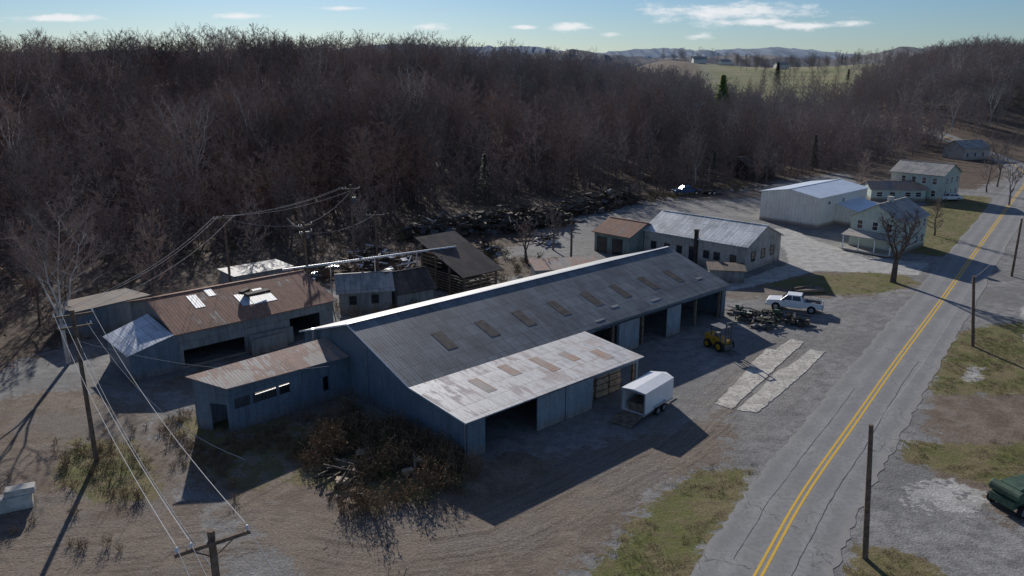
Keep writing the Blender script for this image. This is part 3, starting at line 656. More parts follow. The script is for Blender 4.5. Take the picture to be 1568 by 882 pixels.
e=empty('flatbed_trailer',(41.5,163.5,0),8);b=MB();b.box(-3,3,-1.1,1.1,.7,.85);b.box(-3,-2.9,-1.1,1.1,.85,1.5)
b.obj('deck',m_wooddark,e);b=MB()
for x in (-.5,.5):
    for y in (-1,1): wheel(b,x,y,.38,.24,0,1)
b.obj('wheels',[m_tire,m_chrome],e)
def car(name,loc,ang,body):
    e=empty(name,loc,ang);W=.88;b=MB()
    b.ext([(-2.2,-W,.35),(2.15,-W,.35),(2.25,-W,.6),(2.1,-W,.8),(1.0,-W,.92),(-1.7,-W,.98),(-2.25,-W,.85)],(0,2*W,0))
    vs=[(-1.8,-W+.04,.96),(1.05,-W+.04,.91),(.3,-W+.2,1.4),(-1.1,-W+.2,1.42)];vs+=[(x,-y,z) for x,y,z in vs]
    b.add(vs,[(0,1,2,3),(7,6,5,4),(3,2,6,7),(1,5,6,2),(0,3,7,4)]);b.obj('body',body,e,bevel=.05)
    g=MB()
    for s in (-1,1):
        y=lambda z:s*(W-.04-(z-.93)*.33+.012)
        for x0,x1,x2,x3 in ((-1.5,-.35,-.35,-1.0),(-.27,.8,.25,-.27)):
            g.add([(x0,y(1.0),1.0),(x1,y(1.0),1.0),(x2,y(1.34),1.34),(x3,y(1.34),1.34)],[(0,1,2,3)])
    g.add([(1.0,-.72,.97),(1.0,.72,.97),(.38,.6,1.38),(.38,-.6,1.38)],[(0,1,2,3)]);g.obj('windows',m_glass,e)
    w=MB()
    for x in (-1.35,1.4):
        for y in (-.78,.78): wheel(w,x,y,.33,.22,0,1)
    w.obj('wheels',[m_tire,m_chrome],e)
car('white_car',(87.5,155.6,0),185,m_white)
e=empty('enclosed_cargo_trailer',(10.0,54.4,0),50); b=MB(); L_,W_,z0,z1=4.4,2.05,.45,2.25
b.box(0,L_,0,W_,z0-.08,z0); b.box(0,L_,0,.05,z0,z1); b.box(0,L_,W_-.05,W_,z0,z1); b.box(L_-.05,L_,.05,W_-.05,z0,z1)
b.ext([(0,-.03,z1),(0,W_/2,z1+.12),(0,W_+.03,z1)],(L_,0,0)); b.ext([(L_,.05,z0),(L_+.6,W_/2,z0),(L_,W_-.05,z0)],(0,0,z1-z0)); b.obj('body',m_white,e,bevel=.02)
b=MB(); b.box(-.03,.02,-.03,.08,z0,z1);b.box(-.03,.02,W_-.08,W_+.03,z0,z1);b.box(-.03,.02,.08,W_-.08,z1-.12,z1+.02)
b.box(0,L_,-.02,0,z0-.05,z0+.08); b.box(1.3,3.1,-.22,-.02,.72,.78); b.tube((L_+.5,W_/2,.4),(L_+1.6,W_/2,.4),.05,.05,6); b.obj('frame_and_fenders',m_chrome,e)
b=MB(); b.ext([(-1.75,.08,.05),(-1.75,W_-.08,.05),(-.02,W_-.08,.42),(-.02,.08,.42)],(0,0,.06)); b.box(.3,2.5,.2,1.6,z0,z0+.7);b.obj('ramp_and_cargo',m_wood,e)
b=MB()
for x in (1.75,2.65):
    for y in (-.12,W_+.12): wheel(b,x,y,.33,.2,0,1)
b.obj('wheels',[m_tire,m_chrome],e)
e=empty('yellow_forklift',(19.8,70.4,0),-60); b=MB()
b.ext([(-1.3,-.6,.45),(.9,-.6,.45),(.9,-.6,.95),(.3,-.6,1.05),(-.6,-.6,1.25),(-1.35,-.6,1.2)],(0,1.2,0)); b.box(-1.5,-1.25,-.55,.55,.5,1.3);b.obj('chassis',m_yellow,e,bevel=.05)
b=MB()
for x in (-.7,.55):
    for y in (-.5,.5): b.box(x-.04,x+.04,y-.04,y+.04,1.0,2.2)
b.box(-.8,.7,-.6,.6,2.2,2.28)
for y in (-.35,.35): b.box(1.0,1.12,y-.06,y+.06,.1,2.9); b.box(1.15,2.2,y-.06,y+.06,.12,.17)
b.box(1.0,1.1,-.35,.35,2.8,2.9);b.box(1.12,1.18,-.5,.5,.2,.7);b.box(-.5,-.1,-.25,.25,1.1,1.55);b.obj('mast_cage_and_forks',m_scrapg,e)
b=MB()
for x,r_ in ((-.9,.42),(.6,.5)):
    for y in (-.68,.68): wheel(b,x,y,r_,.3,0,1)
b.obj('wheels',[m_tire,m_yellow],e)
# ------------------------------------------------------------------ debris
rg=random.Random(11)
def pile(name,pts,n,sz,mats,zmax=1.2,long=False):
    b=MB()
    for i in range(n):
        cx,cy,rr=rg.choice(pts); a=rg.uniform(0,6.28);d=rr*math.sqrt(rg.random());x=cx+math.cos(a)*d;y=cy+math.sin(a)*d
        z=float(terrain(x,y))+rg.uniform(.05,1)*zmax*(1-d/(rr*1.1)); m=rg.randrange(len(mats))
        if long and rg.random()<.6:
            l=rg.uniform(1.2,3.2)*sz; an=rg.uniform(0,3.14); dv=Vector((math.cos(an)*l/2,math.sin(an)*l/2,rg.uniform(-.3,.3)*l/2)); c=Vector((x,y,z+.1))
            b.tube(c-dv,c+dv,.1*sz,.07*sz,6,m)
        else:
            b.rbox((x,y,z),(rg.uniform(.3,1.4)*sz,rg.uniform(.2,.9)*sz,rg.uniform(.05,.5)*sz),rg.uniform(0,3.1),m,rg.uniform(-.5,.5))
    return b.obj(name,mats)
pile('log_and_pallet_pile',[(24.5,80.3,1.6),(26.3,79,1.8),(28.5,79.5,1.6),(26,77.3,1.3),(30,77.8,1.0)],160,.8,[m_log,m_wooddark,m_scrapg,m_wood,m_wooddark,m_green],1.7,True)
pile('scrap_heap',[(-14+i*3.0,121+i*1.5,3.2) for i in range(8)],620,1.5,[m_wooddark,m_scrap,m_wooddark,m_log,m_log,m_scrapg],4.4,True)
pile('scrap_heap',[(10,141,3.5),(14,144,3.5),(18,149,3.5),(22,153,3)],330,1.3,[m_wooddark,m_scrap,m_scrapg,m_log],3.6,True)
pile('machinery_yard_scrap',[(-22,99,4),(-14,97,3),(-17,103,4),(-27,93,3),(-9,100,3),(-4,110,2),(5,117,2),(-15,89,3),(-10,108,3),(-20,108,3)],420,1.0,[m_scrapg,m_chrome,m_wooddark,m_scrap,m_wood,m_white,m_wooddark],2.2,True)
pile('lumber_scraps',[(-4.5,45.2,1.3),(-10,43.4,1.0)],22,.55,[m_wood2,m_wood,m_scrapg],.3)
pile('broken_fence_debris',[(-13,49,1.5),(-11,46,1.5),(-6.5,47,1.2),(-9,50,2)],60,.8,[m_wood2,m_wood,m_wooddark,m_wooddark],1.0,True)
b=MB(); b.rbox((-30.6,42.2,.45),(2.6,.9,.9),R(28),0); b.rbox((-30.0,42.6,1.1),(1.6,.8,.4),R(25),0); b.rbox((-33,41.2,.4),(2.0,.9,.8),R(24),0); b.obj('concrete_blocks',m_concrete,bevel=.04)
b=MB(); b.rbox((35.5,90,.25),(3.5,1.6,.3),.1,0); b.rbox((35,90.3,.5),(3,.2,.15),.4,0); b.obj('pallet_stack',m_wood)
e=empty('green_farm_machine',(31.2,42.6,0),20); b=MB()
b.box(-1.8,1.8,-.8,.8,.5,1.0); b.ext([(-1.6,-.7,1.0),(1.2,-.7,1.0),(.8,-.7,1.7),(-1.2,-.7,1.7)],(0,1.4,0)); b.tube((-1.4,-1.0,1.3),(-1.4,1.0,1.3),.35,.35,12); b.obj('hopper',m_green,e,bevel=.04)
b=MB()
for x in (-1.2,1.2):
    for y in (-1,1): wheel(b,x,y,.38,.22,0,1)
b.tube((1.8,0,.6),(3,0,.5),.06,.06,6);b.obj('wheels_and_hitch',[m_tire,m_chrome],e)
# ------------------------------------------------------------------ trees
def tree_mb(seed,h,r0,nb,ns,nt,spread,c0,leaf=0,tw=.045,fork=False,bend=.35,root=.3):
    rg=random.Random(seed); b=MB()
    def rv(s=1): return Vector((rg.uniform(-s,s),rg.uniform(-s,s),rg.uniform(-s,s)))
    def ribbon(p,q,w,m):
        d=(q-p); s=d.cross(rv()).normalized()*w*.5 if d.length>0 else Vector((0,0,0))
        b.add([p-s,p+s,q],[(0,1,2)],m)
    stems=[]
    n=6
    def stem(base,top,ra,rb):
        pts=[base.lerp(top,i/n)+(rv(.02*h) if 0<i<n else Vector((0,0,0))) for i in range(n+1)]
        rs=[ra+(rb-ra)*(i/n)**.8 for i in range(n+1)]
        b.path(pts,rs,5,0); stems.append(pts)
    if fork:
        f=Vector((rg.uniform(-.2,.2),rg.uniform(-.2,.2),h*.28)); b.path([Vector((0,0,-root)),Vector((0,0,.3)),f],[r0*1.3,r0,r0*.85],8,0)
        for k in range(4):
            a=k*1.57+rg.uniform(-.4,.4); stem(f,Vector((math.cos(a)*spread*.6,math.sin(a)*spread*.6,h*rg.uniform(.8,.98))),r0*.55,.03)
    else:
        stem(Vector((0,0,-root)),Vector((rg.uniform(-.05,.05)*h,rg.uniform(-.05,.05)*h,h*.93)),r0,.02)
    for i in range(nb):
        pts=stems[i%len(stems)]; u=c0+(1-c0)*((i+rg.random())/nb); u=min(u,.995)
        if fork: u=.15+.85*u
        k=min(int(u*n),n-1); p=pts[k].lerp(pts[k+1],u*n-k)
        az=i*2.4+rg.uniform(-.5,.5); el=rg.uniform(.35,.95); ln=spread*(1-.5*max(0,(u-c0))/(1-c0))*rg.uniform(.65,1.1)
        if u>.9: el=rg.uniform(.6,1.3)
        d=Vector((math.cos(az)*math.cos(el),math.sin(az)*math.cos(el),math.sin(el)))
        q1=p+d*ln*.45+rv(.08*ln); q2=q1+(d+Vector((0,0,bend))).normalized()*ln*.55+rv(.08*ln)
        rb=max(.03,r0*.32*(1-u*.6)); b.path([p,q1,q2],[rb,rb*.6,.02],3,0)
        for j in range(ns):
            v=.2+.8*(j+rg.random())/ns
            s=p.lerp(q1,v*2) if v<.5 else q1.lerp(q2,v*2-1)
            dd=(d*.6+rv(.8)+Vector((0,0,.35))).normalized(); l2=ln*rg.uniform(.25,.5)*(1.2-.5*v); e=s+dd*l2
            ribbon(s,e,tw*1.7,1)
            for k2 in range(nt):
                w=rg.uniform(.15,1); s2=s.lerp(e,w); e2=s2+(dd+rv(.95)).normalized()*l2*rg.uniform(.35,.8); ribbon(s2,e2,tw,1)
                if leaf and rg.random()<leaf:
                    c=s2.lerp(e2,rg.random()); a_=rv(.2); c_=rv(.2); b.add([c,c+a_,c+a_+c_,c+c_],[(0,1,2,3)],2)
    return b
def tree_mesh(name,seed,h,r0,nb,ns,nt,spread,c0,mats,leaf=0,tw=.045,fork=False):
    return tree_mb(seed,h,r0,nb,ns,nt,spread,c0,leaf,tw,fork).mesh(name,mats)
def conifer_mb(seed,h,rad,n=900):
    rg=random.Random(seed);b=MB();b.tube((0,0,-1),(0,0,h*.96),.2,.03,6,0)
    for i in range(n):
        u=rg.random()**.8; z=h*(.1+.9*u); r=rad*(1-u)*rg.uniform(.55,1.05)+.1; a=rg.uniform(0,6.28)
        d=Vector((math.cos(a),math.sin(a),0)); c=d*r*rg.uniform(.4,1)+Vector((0,0,z)); s=Vector((-d.y,d.x,0)); l=rg.uniform(.4,.9)*rad*.28
        b.add([c-d*l*.3,c+s*l*.5-Vector((0,0,.1)),c+d*l-Vector((0,0,l*.3)),c-s*l*.5-Vector((0,0,.1))],[(0,1,2,3)],1)
    return b
def conifer_mesh(name,seed,h,rad,mats,n=900): return conifer_mb(seed,h,rad,n).mesh(name,mats)
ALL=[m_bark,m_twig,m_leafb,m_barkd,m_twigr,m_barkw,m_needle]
kinds=[(1,16,.20,26,7,5,5.2,.30,0,(0,1)),(2,14.5,.17,24,7,5,4.8,.25,0,(3,4)),(3,18,.23,27,7,5,5.6,.33,0,(0,1)),
       (4,12.0,.14,22,7,5,4.4,.18,0,(3,1)),(5,17.5,.27,26,6,5,5.6,.3,0,(5,1)),(6,13.5,.17,24,7,5,4.8,.2,.3,(3,4,2)),(7,15,.18,24,7,5,5.2,.25,0,(3,4))]
KB=[]
for k in kinds:
    mb=tree_mb(k[0],k[1],k[2],k[3],k[4],k[5],k[6],k[7],k[8],.08,fork=(k[0]==5),root=2.5); KB.append((np.array(mb.v),mb.f,mb.m,k[9]))
mb=conifer_mb(3,13,3,500); KB.append((np.array(mb.v),mb.f,mb.m,(3,6)))
mb=tree_mb(19,6.5,.08,15,6,4,3.0,.05,0,.07,root=.5); KB.append((np.array(mb.v),mb.f,mb.m,(3,4)))
col_e=bpy.data.collections.new('single_tree_kinds')
for i,(v,f,m,mp) in enumerate(KB):
    b=MB(); b.v=[tuple(q) for q in v]; b.f=f; b.m=[mp[q] for q in m]
    col_e.objects.link(bpy.data.objects.new('tree_kind_%d'%i,b.mesh('tree_kind_%d'%i,ALL)))
# groves: merged stands of about a dozen trees on an 18 m tile
col_g=bpy.data.collections.new('grove_kinds'); rr=random.Random(77)
for gi in range(6):
    b=MB(); cells=[(i,j) for i in range(4) for j in range(4)]; rr.shuffle(cells); cells=cells[:13]
    for c in cells:
        x=(c[0]-1.5)*4.6+rr.uniform(-1.9,1.9); y=(c[1]-1.5)*4.6+rr.uniform(-1.9,1.9)
        ki=rr.choices(range(8),[.2,.15,.17,.12,.09,.1,.165,.012])[0]; v,f,m,mp=KB[ki]
        a=rr.uniform(0,6.28); s=rr.uniform(.68,1.14); ca_,sa_=math.cos(a)*s,math.sin(a)*s
        V=np.stack([v[:,0]*ca_-v[:,1]*sa_+x, v[:,0]*sa_+v[:,1]*ca_+y, v[:,2]*s],1); o0=len(b.v)
        b.v.extend(map(tuple,V.tolist())); b.f.extend([tuple(o0+q for q in ff) for ff in f]); b.m.extend([mp[q] for q in m])
    col_g.objects.link(bpy.data.objects.new('grove_%d'%gi,b.mesh('grove_%d'%gi,ALL)))
def scatter(name,pts,scl,rot,idx,coll):
    me=bpy.data.meshes.new(name); me.vertices.add(len(pts)); me.vertices.foreach_set('co',np.asarray(pts,np.float32).ravel())
    for nm,tp,arr in (('scl','FLOAT',scl),('rot','FLOAT',rot),('kind','INT',idx)):
        a=me.attributes.new(nm,tp,'POINT'); a.data.foreach_set('value',np.asarray(arr,np.int32 if tp=='INT' else np.float32))
    me.update(); o=link(bpy.data.objects.new(name,me))
    g=bpy.data.node_groups.new(name+'_nodes','GeometryNodeTree')
    g.interface.new_socket('Geometry',in_out='INPUT',socket_type='NodeSocketGeometry'); g.interface.new_socket('Geometry',in_out='OUTPUT',socket_type='NodeSocketGeometry')
    N=g.nodes; gi=N.new('NodeGroupInput');go=N.new('NodeGroupOutput');ip=N.new('GeometryNodeInstanceOnPoints');ci=N.new('GeometryNodeCollectionInfo')
    ci.inputs['Collection'].default_value=coll; ci.inputs['Separate Children'].default_value=True; ci.inputs['Reset Children'].default_value=True
    def at(nm,tp):
        n=N.new('GeometryNodeInputNamedAttribute'); n.data_type=tp; n.inputs['Name'].default_value=nm; return [s for s in n.outputs if s.enabled and s.name=='Attribute'][0]
    cx=N.new('ShaderNodeCombineXYZ'); l=g.links.new
    l(gi.outputs[0],ip.inputs['Points']); l(ci.outputs[0],ip.inputs['Instance']); ip.inputs['Pick Instance'].default_value=True
    l(at('kind','INT'),ip.inputs['Instance Index']); l(at('rot','FLOAT'),cx.inputs[2]); l(cx.outputs[0],ip.inputs['Rotation']); l(at('scl','FLOAT'),ip.inputs['Scale']); l(ip.outputs[0],go.inputs[0])
    md=o.modifiers.new('scatter','NODES'); md.node_group=g
    return o
rs=np.random.RandomState(5)
def jgrid(x0,x1,y0,y1,st,j=1.0):
    X,Y=np.meshgrid(np.arange(x0,x1,st),np.arange(y0,y1,st)); X=X.ravel()+rs.uniform(-.5,.5,X.size)*st*j; Y=Y.ravel()+rs.uniform(-.5,.5,Y.size)*st*j; return X,Y
X,Y=jgrid(-240,120,60,440,16.5,.3); s=sdist_line(X,Y); az=X/Y
keep=(s>10)&(s<222)&(az<.22)&(az>-.78)&~((s<20)&(X>-22)&(X<28)); G1=(X[keep],Y[keep])
X,Y=jgrid(60,430,185,560,17,.3); s=sdist_line(X,Y); az=X/Y
rdx=np.interp(Y,[180,200,225,260,300],[118,130,140,146,147])
keep=(s>9)&(az>.22)&(az<.80)&((Y<395)|(az>.43))&(np.abs(X-rdx)>15)&~((X>100)&(X<156)&(Y>195)&(Y<242)&(az>.45)); G2=(X[keep],Y[keep])
gxs=np.concatenate([G1[0],G2[0]]);gys=np.concatenate([G1[1],G2[1]]);n=len(gxs)
gs=rs.uniform(.85,1.08,n); gs[len(G1[0]):]*=.85
scatter('forest',np.stack([gxs,gys,terrain(gxs,gys)],1),gs,rs.randint(0,4,n)*math.pi/2+rs.uniform(-.1,.1,n),rs.randint(0,6,n),col_g); print('groves',n)
X,Y=jgrid(-110,120,60,260,5.2); s=sdist_line(X,Y); az=X/Y; heap=(X>-20)&(X<26); keep=np.where(heap,(s>13)&(s<19),(s>1)&(s<10))&(az>-.76)&(az<.62); X1,Y1=X[keep],Y[keep]
X,Y=jgrid(60,260,185,420,8); az=X/Y; rdx=np.interp(Y,[180,200,225,260,300],[118,130,140,146,147]); keep=(sdist_line(X,Y)>1)&(np.abs(X-rdx)>6)&(np.abs(X-rdx)<17)&(rs.rand(X.size)<.7)&~((X>118)&(X<142)&(Y>212)&(Y<236)); X2,Y2=X[keep],Y[keep]
X,Y=jgrid(128,260,105,190,8); keep=(X/Y>.72)|(X>150); X3,Y3=X[keep],Y[keep]
X,Y=jgrid(-75,-30,60,128,5.0); keep=(sdist_line(X,Y)<=1)&((X+ (Y-60)*.18)<-44)&(rs.rand(X.size)<.8)&(((Y-60)>-1.0*(X+52)*1.0-6)); X4,Y4=X[keep],Y[keep]
hx=[];hy=[]
for (a,b_,n) in (((75,385),(190,425),34),((120,470),(215,500),26),((150,520),(330,560),34),((190,640),(420,690),34),((220,800),(520,830),46),((180,960),(620,990),130)):
    for i in range(n):
        u=rs.rand(); hx.append(a[0]+(b_[0]-a[0])*u+rs.uniform(-5,5)); hy.append(a[1]+(b_[1]-a[1])*u+rs.uniform(-9,9))
X5,Y5=np.array(hx),np.array(hy)
X,Y=jgrid(-90,125,66,250,3.8); s=sdist_line(X,Y); heap=(X>-20)&(X<26); keep=np.where(heap,s>11,s>-1)&(s<28)&(rs.rand(X.size)<.7)&(X/Y<.6)&(X/Y>-.74); X6,Y6=X[keep],Y[keep]
XX=np.concatenate([X1,X2,X3,X4,X5,X6]);YY=np.concatenate([Y1,Y2,Y3,Y4,Y5,Y6]);ZZ=terrain(XX,YY)
n=len(XX); kd=rs.choice([0,1,2,3,4,5,6,7],n,p=[.2,.17,.17,.12,.05,.1,.175,.015]); kd[n-len(X6):]=8
sc=rs.uniform(.75,1.05,n); s=sdist_line(XX,YY); sc=np.where((s<15)&(XX>-20),sc*.72,sc)
i4=len(X1)+len(X2)+len(X3); sc[i4:i4+len(X4)]*=.75
scatter('wood_edge_trees',np.stack([XX,YY,ZZ],1),sc,rs.uniform(0,6.28,n),kd,col_e)
print('edge trees',n)
def tree(name,x,y,mesh,rot=0):
    o=bpy.data.objects.new(name,mesh); o.location=(x,y,float(terrain(x,y))); o.rotation_euler=(0,0,rot); return link(o)
tree('bare_sycamore_tree',-40.2,66.5,tree_mesh('sycamore',21,13.5,.2,38,12,7,5.4,.22,[m_barkw,m_twig],0,.045,fork=True))
tree('bare_tree',-37.5,79,tree_mesh('btree1',22,11,.22,30,9,6,4.0,.3,[m_barkd,m_twig],0,.035))
tree('bare_tree',-48,62,tree_mesh('btree2',23,12,.22,30,9,6,4.0,.3,[m_barkd,m_twigr,m_leafb],.15,.035))
tree('bare_tree',47.5,94.2,tree_mesh('btree3',24,8.6,.38,28,8,5,3.4,.2,[m_barkd,m_barkd],0,.055,fork=True))
for i,(x,y,h) in enumerate(((96,150,8),(101,166,10),(74,166,9),(84,172,11),(67,122,6),(58,178,12),(108,174,12),(-28,104,9),(-21,107,9),(2,104,6),(6,112,7),(-33,98,9))):
    tree('bare_tree',x,y,tree_mesh('btree_s%d'%i,40+i,h,.2,24,8,5,h*.34,.22,[m_barkd if i%2 else m_bark,m_twig],0,.05,fork=bool(i%3==0)))
tree('yellow_green_conifer',84,322,conifer_mesh('conA',9,22,6.5,[m_bark,m_needlel],1800))
tree('pine_tree',196,600,conifer_mesh('conB',10,20,6,[m_bark,m_needle],900))
tree('pine_tree',232,560,conifer_mesh('conC',12,13,4,[m_bark,m_needle],600))
# ------------------------------------------------------------------ low vegetation
def tuft_mesh(name,seed,n,h,rad,mats,wide=.03):
    rg=random.Random(seed);b=MB()
    for i in range(n):
        a=rg.uniform(0,6.28);r=rad*math.sqrt(rg.random());p=Vector((math.cos(a)*r,math.sin(a)*r,-.02)); t_=p+Vector((rg.uniform(-.5,.5)*h,rg.uniform(-.5,.5)*h,h*rg.uniform(.5,1)))
        s=Vector((rg.uniform(-1,1),rg.uniform(-1,1),0)).normalized()*wide; b.add([p-s,p+s,t_],[(0,1,2)],rg.randrange(len(mats)))
    return b.mesh(name,mats)
def shrub_mesh(name,seed,h,n,mats,leafn=0):
    rg=random.Random(seed);b=MB()
    for i in range(n):
        a=rg.uniform(0,6.28);el=rg.uniform(.7,1.5);l=h*rg.uniform(.5,1);d=Vector((math.cos(a)*math.cos(el),math.sin(a)*math.cos(el),math.sin(el)));p=Vector((rg.uniform(-.2,.2)*h,rg.uniform(-.2,.2)*h,0));q=p+d*l
        b.tube(p,q,.015,.006,3,0,cap=False)
        for k in range(7):
            s=p.lerp(q,rg.uniform(.3,1)); e=s+Vector((rg.uniform(-1,1),rg.uniform(-1,1),rg.uniform(-.2,1))).normalized()*h*.22; w=Vector((rg.uniform(-1,1),rg.uniform(-1,1),rg.uniform(-1,1))).normalized()*.02
            b.add([s-w,s+w,e],[(0,1,2)],0)
            for _ in range(leafn):
                c=s.lerp(e,rg.random());u=Vector((rg.uniform(-1,1),rg.uniform(-1,1),rg.uniform(-1,1)))*.07;v=Vector((rg.uniform(-1,1),rg.uniform(-1,1),rg.uniform(-1,1)))*.07;b.add([c,c+u,c+u+v,c+v],[(0,1,2,3)],1)
    return b.mesh(name,mats)
def coll(name,meshes):
    c=bpy.data.collections.new(name)
    for m in meshes: c.objects.link(bpy.data.objects.new(m.name,m))
    return c
def inpoly(X,Y,poly):
    ins=np.zeros(X.shape,bool);n=len(poly)
    for i in range(n):
        x0,y0=poly[i];x1,y1=poly[(i+1)%n]; c=((y0>Y)!=(y1>Y))&(X<(x1-x0)*(Y-y0)/((y1-y0) if y1!=y0 else 1e-9)+x0); ins^=c
    return ins
cg=coll('grass_kinds',[tuft_mesh('a_tuft1',1,26,.12,.3,[m_grassb],.012),tuft_mesh('a_tuft2',2,22,.18,.3,[m_grassb,m_weed],.014)])
pts=[]
for k,p in enumerate(GR):
    xs=[q[0] for q in p];ys=[q[1] for q in p]; st=.38 if k in (0,1,2,3,6) else 1.0
    X,Y=jgrid(min(xs)-1,max(xs)+1,min(ys)-1,max(ys)+1,st); jx=X+rs.uniform(-.9,.9,X.size);jy=Y+rs.uniform(-.9,.9,X.size)
    kp=inpoly(jx,jy,p)&(vnoise(X/1.3,Y/1.3,k)>.4)
    dmin=np.min(np.stack([np.hypot(X-q[0],Y-q[1]) for q in rc[::2]]),0); kp&=(dmin>3.6)
    pts.append(np.stack([X[kp],Y[kp],terrain(X[kp],Y[kp])],1))
P=np.concatenate(pts); n=len(P); scatter('grass',P,rs.uniform(.5,1.1,n),rs.uniform(0,6.28,n),rs.randint(0,2,n),cg); print('grass',n)
cw=coll('weed_kinds',[tuft_mesh('b_tuft1',5,30,.5,.35,[m_weed,m_weedg],.016),tuft_mesh('b_tuft2',6,26,.7,.4,[m_weed],.016),shrub_mesh('b_shrub1',7,1.2,16,[m_weed,m_leafb],1),shrub_mesh('b_shrub2',8,1.9,20,[m_weed,m_leafb],1),shrub_mesh('b_shrub3',9,1.3,16,[m_weed,m_weedg],2)])
c1=math.cos(R(41.9));s1=math.sin(R(41.9))
def inbld(X,Y,ox,oy,x0,x1,y0,y1):
    dx=X-ox;dy=Y-oy;lx=dx*c1+dy*s1;ly=-dx*s1+dy*c1; return (lx>x0)&(lx<x1)&(ly>y0)&(ly<y1)
X,Y=jgrid(-27,-1,40,60,.55); jx=X+rs.uniform(-1,1,X.size);jy=Y+rs.uniform(-1,1,X.size); inb=inpoly(jx,jy,BUSH)
kp=(inpoly(jx,jy,WE)|inb)&~inbld(X,Y,-3.04,48.4,-.4,42,-.5,23.5)&~inbld(X,Y,-3.04,48.4,-12.6,.2,14,19)
kp&=(vnoise(X/2.2,Y/2.2,7)>np.where(inb,.36,.5)); A=np.stack([X[kp],Y[kp],0*X[kp]],1); inb=inb[kp]
kA=np.where(inb,rs.choice(5,len(A),p=[.42,.28,.15,.08,.07]),rs.choice(5,len(A),p=[.85,.1,.0,.0,.05])); sA=np.where(inb,rs.uniform(.45,1.25,len(A)),rs.uniform(.3,.6,len(A)))
X,Y=jgrid(-48,0,58,125,1.6); kp=(rs.rand(X.size)<.38)&((vnoise(X/6,Y/6,9)>.5))&~inbld(X,Y,-29.4,65,-5,16,-3,13.5)&~inbld(X,Y,-3.04,48.4,-13,42,-1,24)&((X<-34)|(Y>84)|((X>-20)&(Y>72)))
B=np.stack([X[kp],Y[kp],terrain(X[kp],Y[kp])],1); kB=rs.choice(5,len(B),p=[.25,.2,.2,.25,.1])
X,Y=jgrid(-20,60,96,176,2.0); sd=sdist_line(X,Y); kp=((sd>-5)&(sd<3)|(inpoly(X,Y,LF[1]))) ; C=np.stack([X[kp],Y[kp],terrain(X[kp],Y[kp])],1); kC=rs.choice(5,len(C),p=[.1,.1,.3,.4,.1])
X=rs.uniform(-34,-20,170);Y=rs.uniform(38,54,170); kp=inpoly(X,Y,GR[6])|(rs.rand(170)<.12); D=np.stack([X[kp],Y[kp],0*X[kp]],1); kD=rs.choice(5,len(D),p=[.7,.26,.0,.0,.04])
# thin dry weeds along the drive edges and wall bases
X=rs.uniform(-44,34,900);Y=rs.uniform(36,96,900); e1=inbld(X,Y,-3.04,48.4,-1.2,41.9,22.85,24.2)|inbld(X,Y,-29.4,65,-5.2,16.3,-1.2,14)&~inbld(X,Y,-29.4,65,-4.4,15.6,-.4,13.3); E=np.stack([X[e1],Y[e1],0*X[e1]],1); kE=rs.choice(2,len(E))
P=np.concatenate([A,B,C,D,E]);kk=np.concatenate([kA,kB,kC,kD,kE]);ss=np.concatenate([sA,rs.uniform(.6,1.3,len(B)+len(C)),rs.uniform(.35,.7,len(D)),rs.uniform(.4,.8,len(E))]);n=len(P); scatter('weeds_and_shrubs',P,ss,rs.uniform(0,6.28,n),kk,cw); print('weeds',n)
# ------------------------------------------------------------------ distant hills
def hill(name,y0,depth,zf,c1,c2,rag,seed,step):
    az=np.arange(-1.1,1.3,step); vs=[];rows=6
    for r in range(rows):
        u=r/(rows-1)
        for a in az:
            y=y0+depth*u; x=a*y0*1.0; zz=zf(a)*math.sin(u*math.pi/2)
            if r>1: zz+=rag*float(vnoise(np.array(a*y0/14+r*9),np.array(r*3.7),seed))+rag*.7*float(vnoise(np.array(a*y0/47),np.array(r*1.7),seed))
            vs.append((x,y,zz-4))
    n=len(az); fs=[(r*n+i,r*n+i+1,(r+1)*n+i+1,(r+1)*n+i) for r in range(rows-1) for i in range(n-1)]
    me=bpy.data.meshes.new(name);me.from_pydata(vs,[],fs);me.update()
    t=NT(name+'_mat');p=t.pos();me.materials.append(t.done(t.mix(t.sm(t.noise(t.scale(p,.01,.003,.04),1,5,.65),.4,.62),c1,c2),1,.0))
    return link(bpy.data.objects.new(name,me))
I_=np.interp
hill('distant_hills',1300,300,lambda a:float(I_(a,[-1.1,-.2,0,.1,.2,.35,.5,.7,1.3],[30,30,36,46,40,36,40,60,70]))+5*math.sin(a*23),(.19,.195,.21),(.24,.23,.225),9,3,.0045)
hill('distant_hills',2600,700,lambda a:float(I_(a,[-1.1,-.3,-.15,0,.12,.25,.4,.55,1.3],[60,80,100,88,72,82,84,62,60]))+5*math.sin(a*31+1),(.27,.32,.39),(.29,.335,.39),12,7,.004)  # blue-grey aerial haze is painted into the hill colours
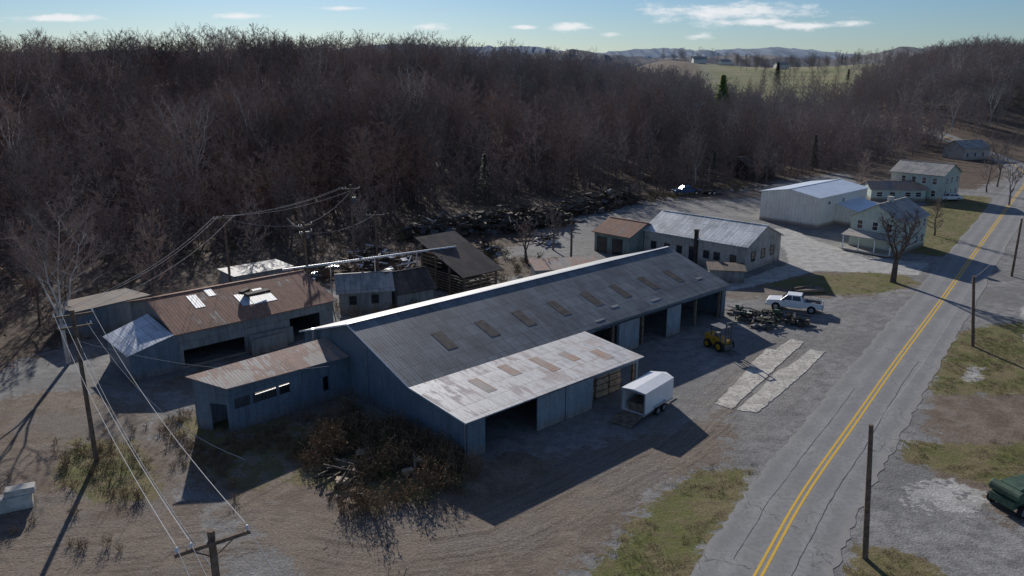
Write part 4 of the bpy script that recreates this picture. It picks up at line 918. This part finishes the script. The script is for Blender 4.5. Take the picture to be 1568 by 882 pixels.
# ------------------------------------------------------------------ sky, sun
w=bpy.data.worlds.new('World'); scene.world=w; w.use_nodes=True; nt=w.node_tree; T=NT(nt=nt)
bg=nt.nodes['Background']; sky=T.node('ShaderNodeTexSky',sky_type='NISHITA',sun_disc=False); EL,RO=21,-15.7
sky.sun_elevation=R(EL);sky.sun_rotation=R(RO);sky.altitude=200;sky.air_density=1.0;sky.dust_density=.15;sky.ozone_density=4.0
g=T.node('ShaderNodeTexCoord').outputs['Generated']; X_,Y_,Z_=T.xyz(g)
yy=T.math('MAXIMUM',Y_,.05); az=T.math('DIVIDE',X_,yy); el=T.math('DIVIDE',Z_,yy)
cb=T.node('ShaderNodeCombineXYZ'); T.put(cb.inputs[0],az); T.put(cb.inputs[1],T.math('MULTIPLY',el,3.2)); cv=cb.outputs[0]
nz=T.noise(cv,20,7,.66); nzl=T.noise(cv,5,5,.6)
best=None
for a0,e0,w_,h_ in ((.27,.061,.11,.0125),(.36,.047,.06,.006),(.29,.051,.08,.007),(.068,.0445,.03,.005),(-.102,.0445,.024,.005),(.12,.0365,.016,.0035),(.227,.034,.02,.0045),(.013,.0445,.02,.003),(-.56,.055,.06,.005),(-.33,.057,.04,.004),(-.2,.066,.04,.003)):
    d=T.math('SQRT',T.math('ADD',T.math('POWER',T.math('DIVIDE',T.math('SUBTRACT',az,a0),w_),2),T.math('POWER',T.math('DIVIDE',T.math('SUBTRACT',el,e0),h_),2)))
    v=T.math('SUBTRACT',1,d); best=v if best is None else T.math('MAXIMUM',best,v)
cm=T.sm(T.math('ADD',best,T.math('MULTIPLY',T.math('SUBTRACT',nz,.5),3.2)),-.15,.95)
gen=T.math('MULTIPLY',T.sm(nzl,.52,.72),T.sm(el,.05,.3,.0,.7))
cm=T.math('MAXIMUM',cm,gen)
skc=sky.outputs[0]
colr=T.mix(T.math('MULTIPLY',cm,.9),T.mix(1.0,skc,(.74,.87,1.06),'MULTIPLY'),(12.5,12.6,12.9))
T.put(bg.inputs[0],colr); bg.inputs[1].default_value=.07
sd=bpy.data.lights.new('sun','SUN'); sd.energy=5.0; sd.angle=R(.55); sd.color=(1,.95,.88)
so=link(bpy.data.objects.new('sun',sd)); az_=R(RO); dv=Vector((math.sin(az_)*math.cos(R(EL)),math.cos(az_)*math.cos(R(EL)),math.sin(R(EL))))
so.rotation_euler=dv.to_track_quat('Z','Y').to_euler(); so.location=(-40,150,80)
# ------------------------------------------------------------------ camera
cd=bpy.data.cameras.new('camera'); cd.lens=36*1200/1568; cd.sensor_width=36; cd.clip_start=.5; cd.clip_end=20000
co=link(bpy.data.objects.new('camera',cd)); co.location=(0,0,26); co.rotation_euler=(R(90-15.86),0,0); scene.camera=co
scene.view_settings.view_transform='Standard'; scene.view_settings.look='None'; scene.view_settings.exposure=0
